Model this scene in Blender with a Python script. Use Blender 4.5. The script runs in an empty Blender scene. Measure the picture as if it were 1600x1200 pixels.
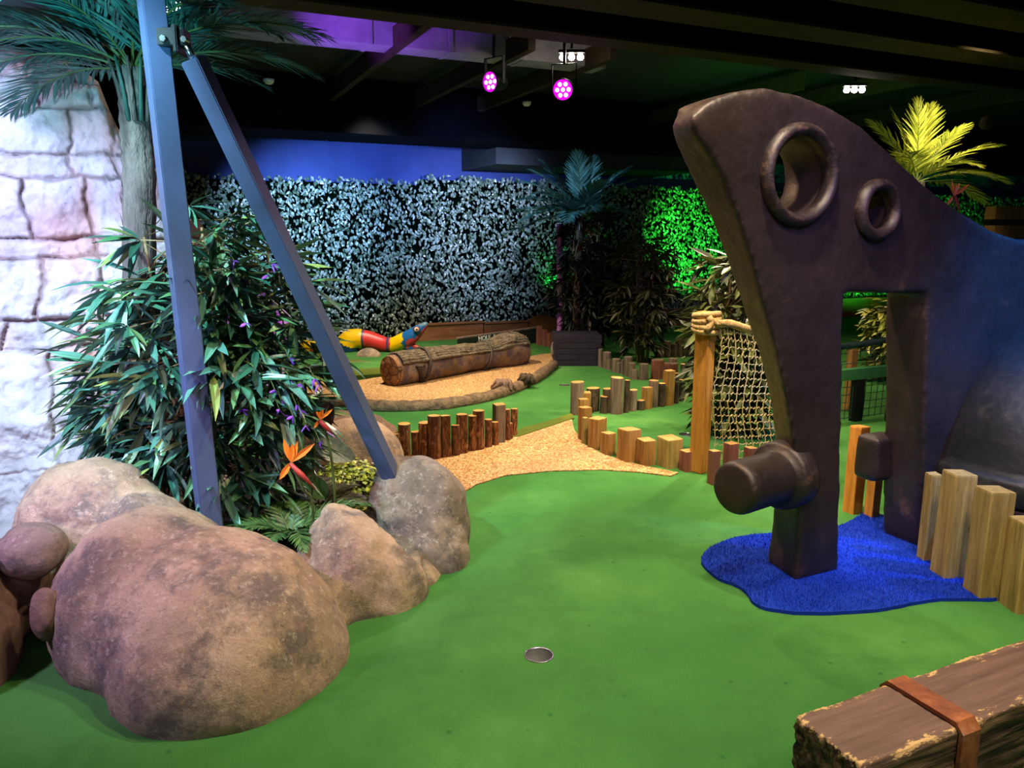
import bpy, bmesh, math, random
from mathutils import Vector, Matrix, noise
random.seed(7)
S = bpy.context.scene
C = S.collection
R = math.radians
PI = math.pi
PITCH = R(10.8); FPX = 1200.0; CAMZ = 1.5
cp, sp = math.cos(PITCH), math.sin(PITCH)
TH = R(24.5)
U = Vector((math.cos(TH), math.sin(TH), 0))       # direction the building runs in
W = Vector((-math.sin(TH), math.cos(TH), 0))      # across the building, away from the camera
Z = Vector((0, 0, 1))

# ------------------------------------------------------------- survey helpers
def ray(px, py):
    dx = (px - 800) / FPX; dy = (600 - py) / FPX
    return Vector((dx, cp + dy * sp, -sp + dy * cp))
def G(px, py, z=0.0):                              # point at height z
    d = ray(px, py); t = (z - CAMZ) / d.z
    return Vector((0, 0, CAMZ)) + d * t
def V(px, py, Y):                                  # point at distance Y
    d = ray(px, py); t = Y / d.y
    return Vector((0, 0, CAMZ)) + d * t
def PL(px, py, A, n):                              # point on a plane
    d = ray(px, py); O = Vector((0, 0, CAMZ))
    t = (A - O).dot(n) / d.dot(n)
    return O + d * t

# ------------------------------------------------------------- object helpers
def obj(name, me, m=None, parent=None, smooth=False):
    if isinstance(me, bmesh.types.BMesh):
        bm = me; me = bpy.data.meshes.new(name); bm.to_mesh(me); bm.free()
    o = bpy.data.objects.new(name, me); C.objects.link(o)
    if m is not None:
        for mm in (m if isinstance(m, (list, tuple)) else [m]):
            me.materials.append(mm)
    if smooth:
        me.polygons.foreach_set('use_smooth', [True] * len(me.polygons))
    if parent is not None:
        o.parent = parent
        o.matrix_parent_inverse = Matrix.Translation(parent.location).inverted()
    return o
def tag(o, label, cat, group=None, kind=None):
    o['label'] = label; o['category'] = cat
    if group: o['group'] = group
    if kind: o['kind'] = kind
    return o
def thing(name, loc, label, cat, group=None, kind=None):
    o = bpy.data.objects.new(name, None); C.objects.link(o); o.location = loc
    o.empty_display_size = .05
    return tag(o, label, cat, group, kind)
def struct(name, bm, m, smooth=False):
    o = obj(name, bm, m, None, smooth); o['kind'] = 'structure'; return o

class MB:
    def __init__(s): s.v = []; s.f = []; s.mi = []; s.m = 0
    def quad(s, *p):
        n = len(s.v); s.v += [tuple(x) for x in p]; s.f.append(tuple(range(n, n + len(p)))); s.mi.append(s.m)
    def strip(s, a, b):                             # two equal polylines
        n = len(s.v); k = len(a); s.v += [tuple(x) for x in a] + [tuple(x) for x in b]
        for i in range(k - 1):
            s.f.append((n + i, n + i + 1, n + k + i + 1, n + k + i)); s.mi.append(s.m)
    def box(s, c, ax, ay, az):
        c = Vector(c); n = len(s.v)
        for k in (-1, 1):
            for j in (-1, 1):
                for i in (-1, 1):
                    s.v.append(tuple(c + ax * i + ay * j + az * k))
        for f in ((0, 2, 3, 1), (4, 5, 7, 6), (0, 1, 5, 4), (2, 6, 7, 3), (0, 4, 6, 2), (1, 3, 7, 5)):
            s.f.append(tuple(n + q for q in f)); s.mi.append(s.m)
    def tube(s, pts, r, n=6, caps=True):
        pts = [Vector(p) for p in pts]; k = len(pts)
        rs = r if isinstance(r, (list, tuple)) else [r] * k
        t = (pts[1] - pts[0]).normalized()
        a = t.orthogonal().normalized(); base = len(s.v)
        for i, p in enumerate(pts):
            t2 = (pts[min(i + 1, k - 1)] - pts[max(i - 1, 0)]).normalized()
            a = (a - t2 * a.dot(t2)).normalized(); b = t2.cross(a)
            for j in range(n):
                an = 2 * PI * j / n
                s.v.append(tuple(p + (a * math.cos(an) + b * math.sin(an)) * rs[i]))
        for i in range(k - 1):
            for j in range(n):
                j2 = (j + 1) % n
                s.f.append((base + i * n + j, base + i * n + j2, base + (i + 1) * n + j2, base + (i + 1) * n + j)); s.mi.append(s.m)
        if caps:
            s.f.append(tuple(base + j for j in reversed(range(n)))); s.mi.append(s.m)
            s.f.append(tuple(base + (k - 1) * n + j for j in range(n))); s.mi.append(s.m)
    def lathe(s, prof, c, axis, n=32, closed=False):  # prof: (radius, along)
        axis = Vector(axis).normalized(); a = axis.orthogonal().normalized(); b = axis.cross(a); c = Vector(c)
        base = len(s.v); k = len(prof)
        for (r, h) in prof:
            for j in range(n):
                an = 2 * PI * j / n
                s.v.append(tuple(c + axis * h + (a * math.cos(an) + b * math.sin(an)) * r))
        for i in range(k if closed else k - 1):
            i2 = (i + 1) % k
            for j in range(n):
                j2 = (j + 1) % n
                s.f.append((base + i * n + j, base + i * n + j2, base + i2 * n + j2, base + i2 * n + j)); s.mi.append(s.m)
    def build(s, name, m, parent=None, smooth=False):
        me = bpy.data.meshes.new(name); me.from_pydata(s.v, [], s.f); me.update()
        o = obj(name, me, m, parent, smooth)
        if any(s.mi): me.polygons.foreach_set('material_index', s.mi)
        return o

def fix_normals(o):
    bm = bmesh.new(); bm.from_mesh(o.data); bmesh.ops.recalc_face_normals(bm, faces=bm.faces); bm.to_mesh(o.data); bm.free()
    return o
def remesh(bm, voxel, smooth=4, disp=None):          # closed pieces -> one even skin, then displaced along its normals
    me = bpy.data.meshes.new('tmp'); bmesh.ops.recalc_face_normals(bm, faces=bm.faces); bm.to_mesh(me); bm.free()
    o = bpy.data.objects.new('tmp', me); C.objects.link(o)
    a = o.modifiers.new('r', 'REMESH'); a.mode = 'VOXEL'; a.voxel_size = voxel
    if smooth:
        b = o.modifiers.new('s', 'SMOOTH'); b.iterations = smooth; b.factor = .5
    dg = bpy.context.evaluated_depsgraph_get(); dg.update()
    me2 = bpy.data.meshes.new_from_object(o.evaluated_get(dg))
    bpy.data.objects.remove(o)
    if disp:
        ns = [Vector(v.normal) for v in me2.vertices]
        for v, n in zip(me2.vertices, ns):
            v.co = disp(v.co.copy(), n)
        me2.update()
    return me2
def attr(me, name, fn):
    a = me.attributes.new(name, 'FLOAT', 'POINT')
    a.data.foreach_set('value', [fn(v.co) for v in me.vertices])
def ball(bm, c, r, rz=0, sub=3):
    M = Matrix.Translation(Vector(c)) @ Matrix.Rotation(rz, 4, 'Z') @ Matrix.Diagonal((r[0], r[1], r[2], 1))
    bmesh.ops.create_icosphere(bm, subdivisions=sub, radius=1, matrix=M)
def fbm(p, s, o=4):
    return noise.fractal(Vector(p) * s, 1.0, 2.1, o)

# ------------------------------------------------------------- materials
def hx(h):
    h = h.lstrip('#'); o = []
    for i in (0, 2, 4):
        v = int(h[i:i + 2], 16) / 255
        o.append(v / 12.92 if v <= .04045 else ((v + .055) / 1.055) ** 2.4)
    return (*o, 1)
class NT:
    def __init__(s, name):
        s.m = bpy.data.materials.new(name); s.m.use_nodes = True; s.t = s.m.node_tree; s.t.nodes.clear()
        s.out = s.n('ShaderNodeOutputMaterial'); s.b = s.n('ShaderNodeBsdfPrincipled')
        s.l(s.b.outputs[0], s.out.inputs[0]); s.tc = s.n('ShaderNodeTexCoord')
    def n(s, t, **k):
        x = s.t.nodes.new(t)
        for a, b in k.items(): setattr(x, a, b)
        return x
    def l(s, a, b): s.t.links.new(a, b)
    def co(s, scale=(1, 1, 1), rot=(0, 0, 0)):
        mp = s.n('ShaderNodeMapping'); s.l(s.tc.outputs['Object'], mp.inputs[0])
        mp.inputs['Scale'].default_value = scale; mp.inputs['Rotation'].default_value = rot; return mp.outputs[0]
    def along(s, scale):                             # coordinates turned to run with the building, then stretched
        a = s.n('ShaderNodeMapping'); s.l(s.tc.outputs['Object'], a.inputs[0]); a.inputs['Rotation'].default_value = (0, 0, -TH)
        b = s.n('ShaderNodeMapping'); s.l(a.outputs[0], b.inputs[0]); b.inputs['Scale'].default_value = scale; return b.outputs[0]
    def noise(s, scale, detail=6, rough=.6, co=None, dist=0):
        x = s.n('ShaderNodeTexNoise'); x.inputs['Scale'].default_value = scale; x.inputs['Detail'].default_value = detail
        x.inputs['Roughness'].default_value = rough; x.inputs['Distortion'].default_value = dist
        s.l(co if co is not None else s.tc.outputs['Object'], x.inputs['Vector']); return x.outputs['Fac']
    def voro(s, scale, feat='F1', co=None, out='Distance'):
        x = s.n('ShaderNodeTexVoronoi', feature=feat); x.inputs['Scale'].default_value = scale
        s.l(co if co is not None else s.tc.outputs['Object'], x.inputs['Vector']); return x.outputs[out]
    def ramp(s, f, stops, mode='LINEAR'):
        x = s.n('ShaderNodeValToRGB'); x.color_ramp.interpolation = mode; s.l(f, x.inputs[0]); e = x.color_ramp.elements
        while len(e) < len(stops): e.new(.5)
        for el, (p, c) in zip(e, stops):
            el.position = p; el.color = hx(c) if isinstance(c, str) else ((c, c, c, 1) if isinstance(c, (int, float)) else c)
        return x.outputs[0]
    def mix(s, f, a, b, mode='MIX'):
        x = s.n('ShaderNodeMix', data_type='RGBA', blend_type=mode)
        for i, v in ((0, f), (6, a), (7, b)):
            if isinstance(v, bpy.types.NodeSocket): s.l(v, x.inputs[i])
            else: x.inputs[i].default_value = hx(v) if isinstance(v, str) else v
        return x.outputs[2]
    def math(s, op, a, b=0):
        x = s.n('ShaderNodeMath', operation=op)
        for i, v in ((0, a), (1, b)):
            if isinstance(v, bpy.types.NodeSocket): s.l(v, x.inputs[i])
            else: x.inputs[i].default_value = v
        return x.outputs[0]
    def at(s, name):
        x = s.n('ShaderNodeAttribute'); x.attribute_name = name; return x.outputs['Fac']
    def island(s):
        return s.n('ShaderNodeNewGeometry').outputs['Random Per Island']
    def fin(s, col, rough=.7, metal=0, bumps=(), spec=.4):
        for v, k in ((col, 'Base Color'), (rough, 'Roughness'), (metal, 'Metallic'), (spec, 'Specular IOR Level')):
            if isinstance(v, bpy.types.NodeSocket): s.l(v, s.b.inputs[k])
            else: s.b.inputs[k].default_value = hx(v) if isinstance(v, str) else v
        prev = None
        for (h, st, di) in bumps:
            b = s.n('ShaderNodeBump'); b.inputs['Strength'].default_value = st; b.inputs['Distance'].default_value = di
            s.l(h, b.inputs['Height'])
            if prev: s.l(prev, b.inputs['Normal'])
            prev = b.outputs[0]
        if prev: s.l(prev, s.b.inputs['Normal'])
        return s.m
def simple(name, a, b, scale=6, rough=.7, metal=0, bump=.3, bs=40, bd=.004, spec=.4, rot=(0, 0, 0), st=(1, 1, 1)):
    t = NT(name); co = t.co(st, rot)
    return t.fin(t.ramp(t.noise(scale, co=co), [(.3, a), (.7, b)]), rough, metal, [(t.noise(bs, 5, co=co), bump, bd)], spec)
def leafmat(name, cols, rough=.45, trans=.0, spec=.5):
    t = NT(name); k = len(cols)
    c = t.ramp(t.island(), [(i / max(k - 1, 1), q) for i, q in enumerate(cols)])
    m = t.fin(c, rough, 0, (), spec)
    return m
def glow(name, col, st):
    t = NT(name); t.b.inputs['Emission Color'].default_value = hx(col) if isinstance(col, str) else col
    t.b.inputs['Emission Strength'].default_value = st; t.b.inputs['Base Color'].default_value = (0, 0, 0, 1); return t.m

M = {}
def carpet(name, a, b, c, fibre=260):
    t = NT(name)
    big = t.noise(.9, 4, .55); mid = t.noise(9, 6, .7); fine = t.noise(fibre, 3, .8)
    col = t.ramp(big, [(.3, a), (.55, b), (.75, c)])
    col = t.mix(t.ramp(mid, [(.35, .0), (.75, .55)]), col, a)
    col = t.mix(t.ramp(t.noise(2.4, 7, .7, dist=.8), [(.52, 0.0), (.68, .30)]), col, (.012, .07, .015, 1) if 'green' in name else a)
    col = t.mix(t.ramp(fine, [(.35, .35), (.65, 0.0)]), col, (0.004, .02, .006, 1))
    spots = t.voro(7); col = t.mix(t.ramp(spots, [(.03, .5), (.09, 0.0)]), col, (0.01, .05, .01, 1))
    return t.fin(col, .95, 0, [(fine, .7, .004), (mid, .25, .012)], .15)
M['green'] = carpet('green_carpet', '#376f30', '#4c873e', '#6aa04e')
M['fringe'] = carpet('mossy_fringe', '#4c5c1c', '#6c7428', '#80822e', 120)
M['blue'] = carpet('blue_carpet', '#0c2a9c', '#1236b4', '#1a42cc', 140)
def gravel():
    t = NT('pebble_path')
    vc = t.voro(95, out='Color'); bw = t.n('ShaderNodeRGBToBW'); t.l(vc, bw.inputs[0])
    col = t.ramp(bw.outputs[0], [(.15, '#7a4f2a'), (.4, '#a9793f'), (.65, '#c59a60'), (.85, '#d9b98a')])
    col = t.mix(t.ramp(t.noise(1.6, 4), [(.4, 0.0), (.7, .35)]), col, '#8a6a55')
    return t.fin(col, .75, 0, [(t.voro(95), .8, -.006)], .4)
M['gravel'] = gravel()
def rockmat(name, base, stain, pale, scale=1.0, stainamt=.6, paleamt=.6):
    t = NT(name)
    n1 = t.noise(2.2 * scale, 8, .62, dist=.6); n2 = t.noise(5 * scale, 9, .7); n3 = t.noise(38, 8, .75); n4 = t.noise(1.3 * scale, 4)
    col = t.ramp(n1, base)
    col = t.mix(t.ramp(n2, [(.48, 0.0), (.6, stainamt)]), col, stain)
    col = t.mix(t.ramp(t.noise(6.5 * scale, 9, .75, dist=1.5), [(.56, 0.0), (.62, .4)]), col, '#8a6654')
    col = t.mix(t.ramp(t.noise(70, 4, .8), [(.35, .3), (.46, 0.0)]), col, '#4a3c30')
    col = t.mix(t.math('MULTIPLY', t.ramp(n3, [(.54, 0.0), (.64, 1.0)]), t.ramp(n4, [(.4, 0.0), (.6, paleamt)])), col, pale)
    return t.fin(col, .8, 0, [(t.noise(9, 9, .75), .75, .035), (n3, .8, .010), (t.noise(160, 3), .5, .003)], .35)
M['rock'] = rockmat('painted_rock', [(.3, '#917a64'), (.45, '#b4977a'), (.6, '#c9ab8c'), (.75, '#dcc2a4')], '#575252', '#e0cdb4', .8, .75, .55)
M['rock_grey'] = rockmat('grey_rock', [(.3, '#66584e'), (.5, '#92806f'), (.7, '#b59b82')], '#41403f', '#cfc0ac', 1.5, .6)
M['rock_brown'] = rockmat('brown_rock', [(.3, '#6b5244'), (.5, '#8a6a58'), (.7, '#a88672')], '#3c3431', '#b7a08f')
def wallmat():
    t = NT('stone_blocks')
    j = t.at('joint'); n1 = t.noise(2.6, 8, .6)
    col = t.ramp(n1, [(.3, '#8d8380'), (.5, '#b0a6a2'), (.7, '#cbc2bc')])
    col = t.mix(t.math('MULTIPLY', t.at('stain'), .8), col, '#a85a3c')
    col = t.mix(j, col, '#54382f')
    return t.fin(col, .85, 0, [(t.noise(14, 9, .7), .6, .02), (t.noise(90, 6, .8), .5, .005)], .25)
M['wall'] = wallmat()
def bronze(name='dark_bronze', dark='#1c1616', mid='#2e2524', hi='#6a5240'):
    t = NT(name)
    n = t.noise(3.2, 8, .65); m2 = t.noise(26, 8, .7)
    col = t.ramp(n, [(.3, dark), (.6, mid), (.8, hi)])
    p = t.n('ShaderNodeNewGeometry').outputs['Pointiness']
    e = t.ramp(p, [(.51, 0.0), (.56, .55)])
    col = t.mix(t.math('MULTIPLY', e, t.ramp(m2, [(.5, .0), (.7, .45)])), col, '#94745a')
    return t.fin(col, t.ramp(m2, [(.3, .38), (.7, .56)]), .3, [(t.noise(5, 6, .6), .25, .03), (m2, .4, .006), (t.noise(120, 3), .25, .002)], .5)
M['bronze'] = bronze()
M['bronze_dome'] = bronze('dome_bronze', '#15181c', '#2a2c2e', '#5c5a54')
def wood(name, a, b, c, st=(14, 14, 1.2), rough=.7, bump=.5, knots=True):
    t = NT(name); co = t.co(st)
    n = t.noise(2.2, 8, .6, co, .8); f = t.noise(18, 4, .7, co)
    col = t.ramp(n, [(.3, a), (.5, b), (.72, c)])
    col = t.mix(t.ramp(f, [(.4, .4), (.6, 0.0)]), col, a)
    r = t.n('ShaderNodeObjectInfo').outputs['Random']
    col = t.mix(t.math('MULTIPLY', r, .38), col, t.mix(.6, col, '#3a2010'))
    if knots: col = t.mix(t.ramp(t.voro(4.5), [(.04, .7), (.11, 0.0)]), col, '#3a2412')
    return t.fin(col, rough, 0, [(n, bump * .6, .01), (f, bump, .004)], .3)
M['post'] = wood('weathered_timber', '#7d5526', '#a87a3c', '#c8995a')
M['post_green'] = wood('treated_timber', '#7a6430', '#a38a4c', '#bda566')
M['post_red'] = wood('reddish_timber', '#6a3a2c', '#8e5643', '#a9705a')
M['post_grey'] = wood('grey_timber', '#5c4c42', '#83705f', '#a38d78')
M['orange_post'] = wood('orange_timber', '#9a6420', '#c08232', '#d89c48')
M['cut'] = wood('sawn_end', '#a8743a', '#cf9a55', '#e0b272', (5, 5, 5), knots=False)
def bark():
    t = NT('log_bark'); co = t.co((9, 9, 2.2))
    n = t.noise(5, 9, .75, co, 1.2)
    col = t.ramp(n, [(.36, '#24130a'), (.48, '#6b3a1a'), (.56, '#a8693a'), (.66, '#d09a62')])
    r = t.n('ShaderNodeObjectInfo').outputs['Random']
    col = t.mix(t.math('MULTIPLY', r, .5), col, '#4a2a18')
    return t.fin(col, .8, 0, [(n, 1, .02), (t.noise(60, 5), .5, .004)], .3)
M['bark'] = bark()
M['bark_dark'] = simple('dark_bark', '#1e1610', '#5c4a34', 22, .85, bump=1, bs=30, bd=.02, st=(1, 1, .4))
M['brownwall'] = wood('brown_edging', '#7c4a30', '#94603f', '#a87350', (1, 1, 6), knots=False)
M['pole'] = simple('blue_light_steel', '#4c5470', '#5e6a92', 3, .42, .3, .12, 80, .001)  # painted steel, base colour blued to stand in for blue light
M['steel'] = simple('bare_steel', '#8a8a8a', '#c8c8c8', 8, .25, 1, .05)
M['black'] = simple('black_metal', '#0b0b0d', '#141416', 8, .5, .3, .05)
M['white'] = simple('white_plastic', '#c9c6bf', '#e6e3dc', 8, .5, 0, .02)
M['soil'] = simple('dark_soil', '#0b0806', '#241a12', 30, .95, bump=1, bs=60, bd=.02)
M['darkbox'] = simple('dark_planter_boards', '#17121c', '#2a2230', 4, .7, bump=.5, bs=12, bd=.01, st=(1, 1, 8))
M['rope'] = simple('natural_rope', '#a07c48', '#d2b078', 60, .85, bump=1, bs=90, bd=.004)
M['netcord'] = simple('net_cord', '#a08a58', '#cdb884', 60, .85)
M['darkcord'] = simple('dark_cord', '#10221c', '#26443a', 60, .85)
M['ceil'] = simple('ceiling_deck', '#232428', '#303236', 3, .8, bump=.2)
M['beam'] = simple('dark_beam', '#020203', '#050506', 6, .9, bump=.1, spec=.05)
M['flange'] = simple('spill_lit_flange', '#2c261c', '#3a3226', 9, .85, bump=.2, spec=.1)  # brownish flange, its colour brightened to carry the lamp spill
M['bluewall'] = simple('painted_back_wall', '#2e3a74', '#38468a', 2, .85, bump=.1)
M['darkwall'] = simple('dark_wall', '#08080c', '#0f0f14', 2, .9, bump=.1, spec=.1)
M['hedge'] = leafmat('hedge_leaves', ['#2c3c2c', '#54664f', '#747f70', '#939c92', '#a4aca6', '#44573f'], .33, spec=.8)
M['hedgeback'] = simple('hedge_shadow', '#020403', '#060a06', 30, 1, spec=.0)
M['bamboo'] = leafmat('bamboo_leaves', ['#1c3c30', '#2a5844', '#3e7258', '#567f48', '#4a7c6c', '#22463a', '#8a9a50'], .36, spec=.6)
M['cane'] = simple('bamboo_cane', '#6b5030', '#a58458', 12, .6, st=(1, 1, .3))
M['khaki'] = leafmat('khaki_leaves', ['#1e1f0c', '#343616', '#4c4a22', '#3c3e1c', '#14180a'], .5)
M['olive'] = leafmat('olive_leaves', ['#28300f', '#465020', '#6a7034', '#525a24', '#1c220c'], .5)
M['darkleaf'] = leafmat('dark_leaves', ['#050804', '#0a1008', '#181a0c', '#060a05'], .5)
M['yellowleaf'] = leafmat('yellow_green_leaves', ['#5a6a18', '#8a9030', '#b0a848', '#3a4a14', '#6f7f20'], .5)
M['palm'] = leafmat('palm_leaflets', ['#1c4440', '#2a5e56', '#3c7a70', '#264e48'], .4)
M['palm_mid'] = leafmat('blue_green_leaflets', ['#24504a', '#3a6e68', '#5a8a84', '#2a5a48'], .5)
M['palm_lime'] = leafmat('lime_leaflets', ['#6a7a20', '#98a034', '#b8b84a', '#7c8a28'], .45)
M['palmbase'] = simple('palm_leaf_base', '#24403c', '#3a5c50', 10, .6)
M['rachis'] = simple('palm_stem', '#3c4a24', '#5e6a34', 10, .6)
M['trunk'] = simple('palm_trunk_fibre', '#3a302c', '#7a6a62', 16, .9, bump=1, bs=24, bd=.03, st=(1, 1, .25))
M['trunk_mauve_light'] = simple('mauve_light_trunk', '#8a4a94', '#b878c0', 16, .9, bump=1, bs=24, bd=.02)  # purple light on the stem is put into this trunk colour
M['orange'] = leafmat('orange_petals', ['#e05a10', '#ff8a28', '#f06a18'], .45)
M['redstem'] = simple('red_bract', '#8a2a22', '#c0443a', 10, .5)
M['purpleleaf'] = leafmat('purple_petals', ['#8a3ad0', '#b060e8', '#7030c0'], .4)
M['variegated'] = simple('variegated_leaf', '#a8b8a0', '#f0f2ea', 40, .45, st=(1, 3, 1))
M['darkred'] = leafmat('dark_red_leaf', ['#140808', '#2a1010'], .35)
M['fern'] = leafmat('fern_fronds', ['#24421c', '#3a5c28', '#54783a', '#2c4c20'], .5)
M['darkcover'] = leafmat('dark_undergrowth', ['#0c1a0c', '#16280f', '#1e3414'], .5)
M['lime_cover'] = leafmat('lime_groundcover', ['#4a6a14', '#8aa028', '#b8c040', '#2e4c10', '#9ab030'], .45)
for k_, v_ in (('s_yellow', '#e8b800'), ('s_red', '#c8342e'), ('s_blue', '#1c5c9c'), ('s_navy', '#12304c'), ('s_mouth', '#d83848'), ('s_grey', '#5a7888'), ('s_eye', '#e8b898'), ('s_purple', '#4c3c64')):
    M[k_] = simple(k_, v_, v_, 4, .35, bump=.15, bs=30)

# ------------------------------------------------------------- the setting
def poly(bm_pts, z, th=0.0):
    bm = bmesh.new(); vs = [bm.verts.new((p.x, p.y, z)) for p in bm_pts]
    f = bm.faces.new(vs); bmesh.ops.triangulate(bm, faces=[f])
    if th:
        r = bmesh.ops.extrude_face_region(bm, geom=bm.faces[:])
        bmesh.ops.translate(bm, verts=[v for v in r['geom'] if isinstance(v, bmesh.types.BMVert)], vec=(0, 0, -th))
    bmesh.ops.recalc_face_normals(bm, faces=bm.faces)
    return bm
def smooth_loop(pts, n=4):                           # Catmull-Rom through a closed loop
    o = []; k = len(pts)
    for i in range(k):
        a, b, c, d = pts[i - 1], pts[i], pts[(i + 1) % k], pts[(i + 2) % k]
        for j in range(n):
            t = j / n
            o.append(.5 * ((2 * b) + (c - a) * t + (2 * a - 5 * b + 4 * c - d) * t * t + (3 * b - a - 3 * c + d) * t ** 3))
    return o
def smooth_line(pts, n=6):
    pts = [Vector(p) for p in pts]; e = [pts[0] * 2 - pts[1]] + pts + [pts[-1] * 2 - pts[-2]]; o = []
    for i in range(1, len(e) - 2):
        a, b, c, d = e[i - 1:i + 3]
        for j in range(n):
            t = j / n
            o.append(.5 * ((2 * b) + (c - a) * t + (2 * a - 5 * b + 4 * c - d) * t * t + (3 * b - a - 3 * c + d) * t ** 3))
    o.append(pts[-1]); return o

B0 = Vector((-4.38, 10.18, 0))                        # where the hedge line starts
CE = 3.35
CUPS = [G(842, 1024), G(1072, 679), G(882, 602)]
bm = bmesh.new(); ed = []
for lp in [[Vector((-9, -1.5, 0)), Vector((18, -1.5, 0)), Vector((18, 21, 0)), Vector((-9, 21, 0))]] + [[c + Vector((math.cos(2 * PI * k / 32), math.sin(2 * PI * k / 32), 0)) * .0525 for k in range(32)] for c in CUPS]:
    vs = [bm.verts.new((p.x, p.y, 0)) for p in lp]; ed += [bm.edges.new((vs[k - 1], vs[k])) for k in range(len(vs))]
bmesh.ops.triangle_fill(bm, use_beauty=True, edges=ed)
for f in bm.faces:
    f.normal_update()
    if f.normal.z < 0: f.normal_flip()
struct('floor', bm, M['green'])
mb = MB(); mb.box((4.5, 9.75, CE + .05), Vector((13.5, 0, 0)), Vector((0, 11.25, 0)), Vector((0, 0, .05))); o = mb.build('ceiling', M['ceil']); o['kind'] = 'structure'
def wallseg(name, a, b, m, th=.1, z0=0, z1=CE):
    a = Vector(a); b = Vector(b); d = (b - a); L = d.length; d.normalize(); n = Vector((-d.y, d.x, 0))
    mb = MB(); mb.box((a + b) / 2 + n * th / 2 + Z * (z0 + z1) / 2, d * L / 2, n * th / 2, Z * (z1 - z0) / 2)
    o = mb.build(name, m); o['kind'] = 'structure'; return o
wb = B0 + W * .35 - U * 2.2
wallseg('wall_back', wb, wb + U * 21.5, M['bluewall'])
wallseg('wall_left', wb - W * 11.5, wb, M['darkwall'])
wallseg('wall_right', wb + U * 21.5, wb + U * 21.5 - W * 9, M['darkwall'])

# ceiling beams, run along the building
def beam(i, px, py, z, h, w, fl, L0=-9, L1=14, flm='flange'):
    p = G(px, py, z); mb = MB()
    a = p + U * ((L0 + L1) / 2)
    mb.box(a + Z * (h / 2 + .02) + W * w / 2, U * (L1 - L0) / 2, W * w / 2, Z * h / 2)
    mb.m = 1; mb.box(a + Z * .01 + W * w / 2, U * (L1 - L0) / 2, W * (w / 2 + fl), Z * .01)
    o = mb.build('trim_%d' % i, [M['beam'], M[flm]]); o['kind'] = 'structure'
beam(1, 1100, 82, 2.85, .48, .12, .05)
beam(2, 1100, 24, 2.85, .48, .12, .09)
beam(3, 1500, 12, 2.85, .48, .12, .10)
beam(4, 800, 222, 2.72, .6, .9, .0, -7, 14, 'beam')
# cross joists
def joist(i, px, py, L, z=3.16, back=0.0):
    p = G(px, py, z); mb = MB()
    mb.box(p + W * (L / 2 - back), U * .035, W * L / 2, Z * .09)
    o = mb.build('trim_%d' % i, M['flange']); o['kind'] = 'structure'
joist(5, 700, 130, 4.2, back=2.1); joist(6, 800, 142, 4.2, back=2.2); joist(7, 1075, 170, 4.4, back=2.0); joist(8, 1290, 150, 4.4, back=2.2); joist(9, 560, 110, 4.2, back=2.2); joist(10, 1450, 170, 4.4, back=2.2)
# long ventilation duct under the ceiling
p = G(560, 66, 3.1)
mb = MB(); mb.box(p + Z * .12 + W * .14 + U * -.6, U * 3.0, W * .14, Z * .12)
for k in range(9):
    mb.box(p + Z * .12 + W * .14 + U * (-3.5 + k * .72), U * .02, W * .15, Z * .125)
M['duct'] = simple('galvanised_duct', '#7c7884', '#9c98a4', 5, .5, .3, .2, 60)
tag(mb.build('ventilation_duct', M['duct']), 'long grey ventilation duct catching purple light under the ceiling', 'duct')
# boxed soffit near the back wall
pa = G(775, 256, 2.5)
mb = MB(); sx = .98; mb.box(pa + U * 1.7 + W * .8 + Z * .32, U * 1.7, W * .8, Z * .32)
o = mb.build('trim_11', M['ceil']); o['kind'] = 'structure'

# ------------------------------------------------------------- hedge panels
def leaf_quad(mb, c, d, n, L, w):
    s = d.cross(n).normalized(); t = c + d * L; m = c + d * L * .45
    i = len(mb.v); mb.v += [tuple(c), tuple(m + s * w - n * w * .3), tuple(t - n * L * .12), tuple(m - s * w - n * w * .3), tuple(m + n * w * .25)]
    mb.f += [(i, i + 1, i + 4), (i + 1, i + 2, i + 4), (i + 2, i + 3, i + 4), (i + 3, i, i + 4)]; mb.mi += [0] * 4
def hedge(s0, s1, h, label, seed, step=0.0):
    rd = random.Random(seed); o = thing('ivy_hedge', B0 + U * (s0 + s1) / 2, label, 'hedge', 'leafy hedge panels along the back wall')
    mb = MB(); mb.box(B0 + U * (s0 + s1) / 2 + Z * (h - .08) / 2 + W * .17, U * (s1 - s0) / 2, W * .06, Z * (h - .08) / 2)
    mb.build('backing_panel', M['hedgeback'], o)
    mb = MB(); n = int((s1 - s0) * h * 620)
    for i in range(n):
        s = rd.uniform(s0, s1); z = rd.uniform(0.05, h) + (noise.noise(Vector((s * 3, seed, 0))) * .05)
        depth = .04 + .10 * (noise.noise(Vector((s * 2.2, z * 2.2, seed))) * .5 + .5) * rd.random() + rd.uniform(-.05, .03)
        c = B0 + U * s + Z * z + W * (.06 - depth + .02)
        nn = (-W + U * rd.uniform(-.9, .9) + Z * rd.uniform(-.35, .95)).normalized()
        d = (-Z * rd.uniform(.3, 1) + U * rd.uniform(-.8, .8)); d = (d - nn * d.dot(nn)).normalized()
        L = rd.uniform(.05, .085); leaf_quad(mb, c, d, nn, L, L * .31)
    mb.build('hedge_foliage', M['hedge'], o)
def s_at(px):                                        # distance along the hedge line seen at a column
    q = PL(px, 400, B0, W); return (q - B0).dot(U)
sA, sB, sC, sD, sE = s_at(270), s_at(664), s_at(935), s_at(1180), s_at(1600)
hedge(sA, sB, 2.34, 'leafy hedge panel lit blue and white behind the striped snake', 1)
hedge(sB, sC, 2.42, 'silvery leafy hedge panel behind the hollow log, left of the palm', 2)
hedge(sC, sD, 2.37, 'vivid green lit hedge panel between the palm and the bronze sculpture', 3)
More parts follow.
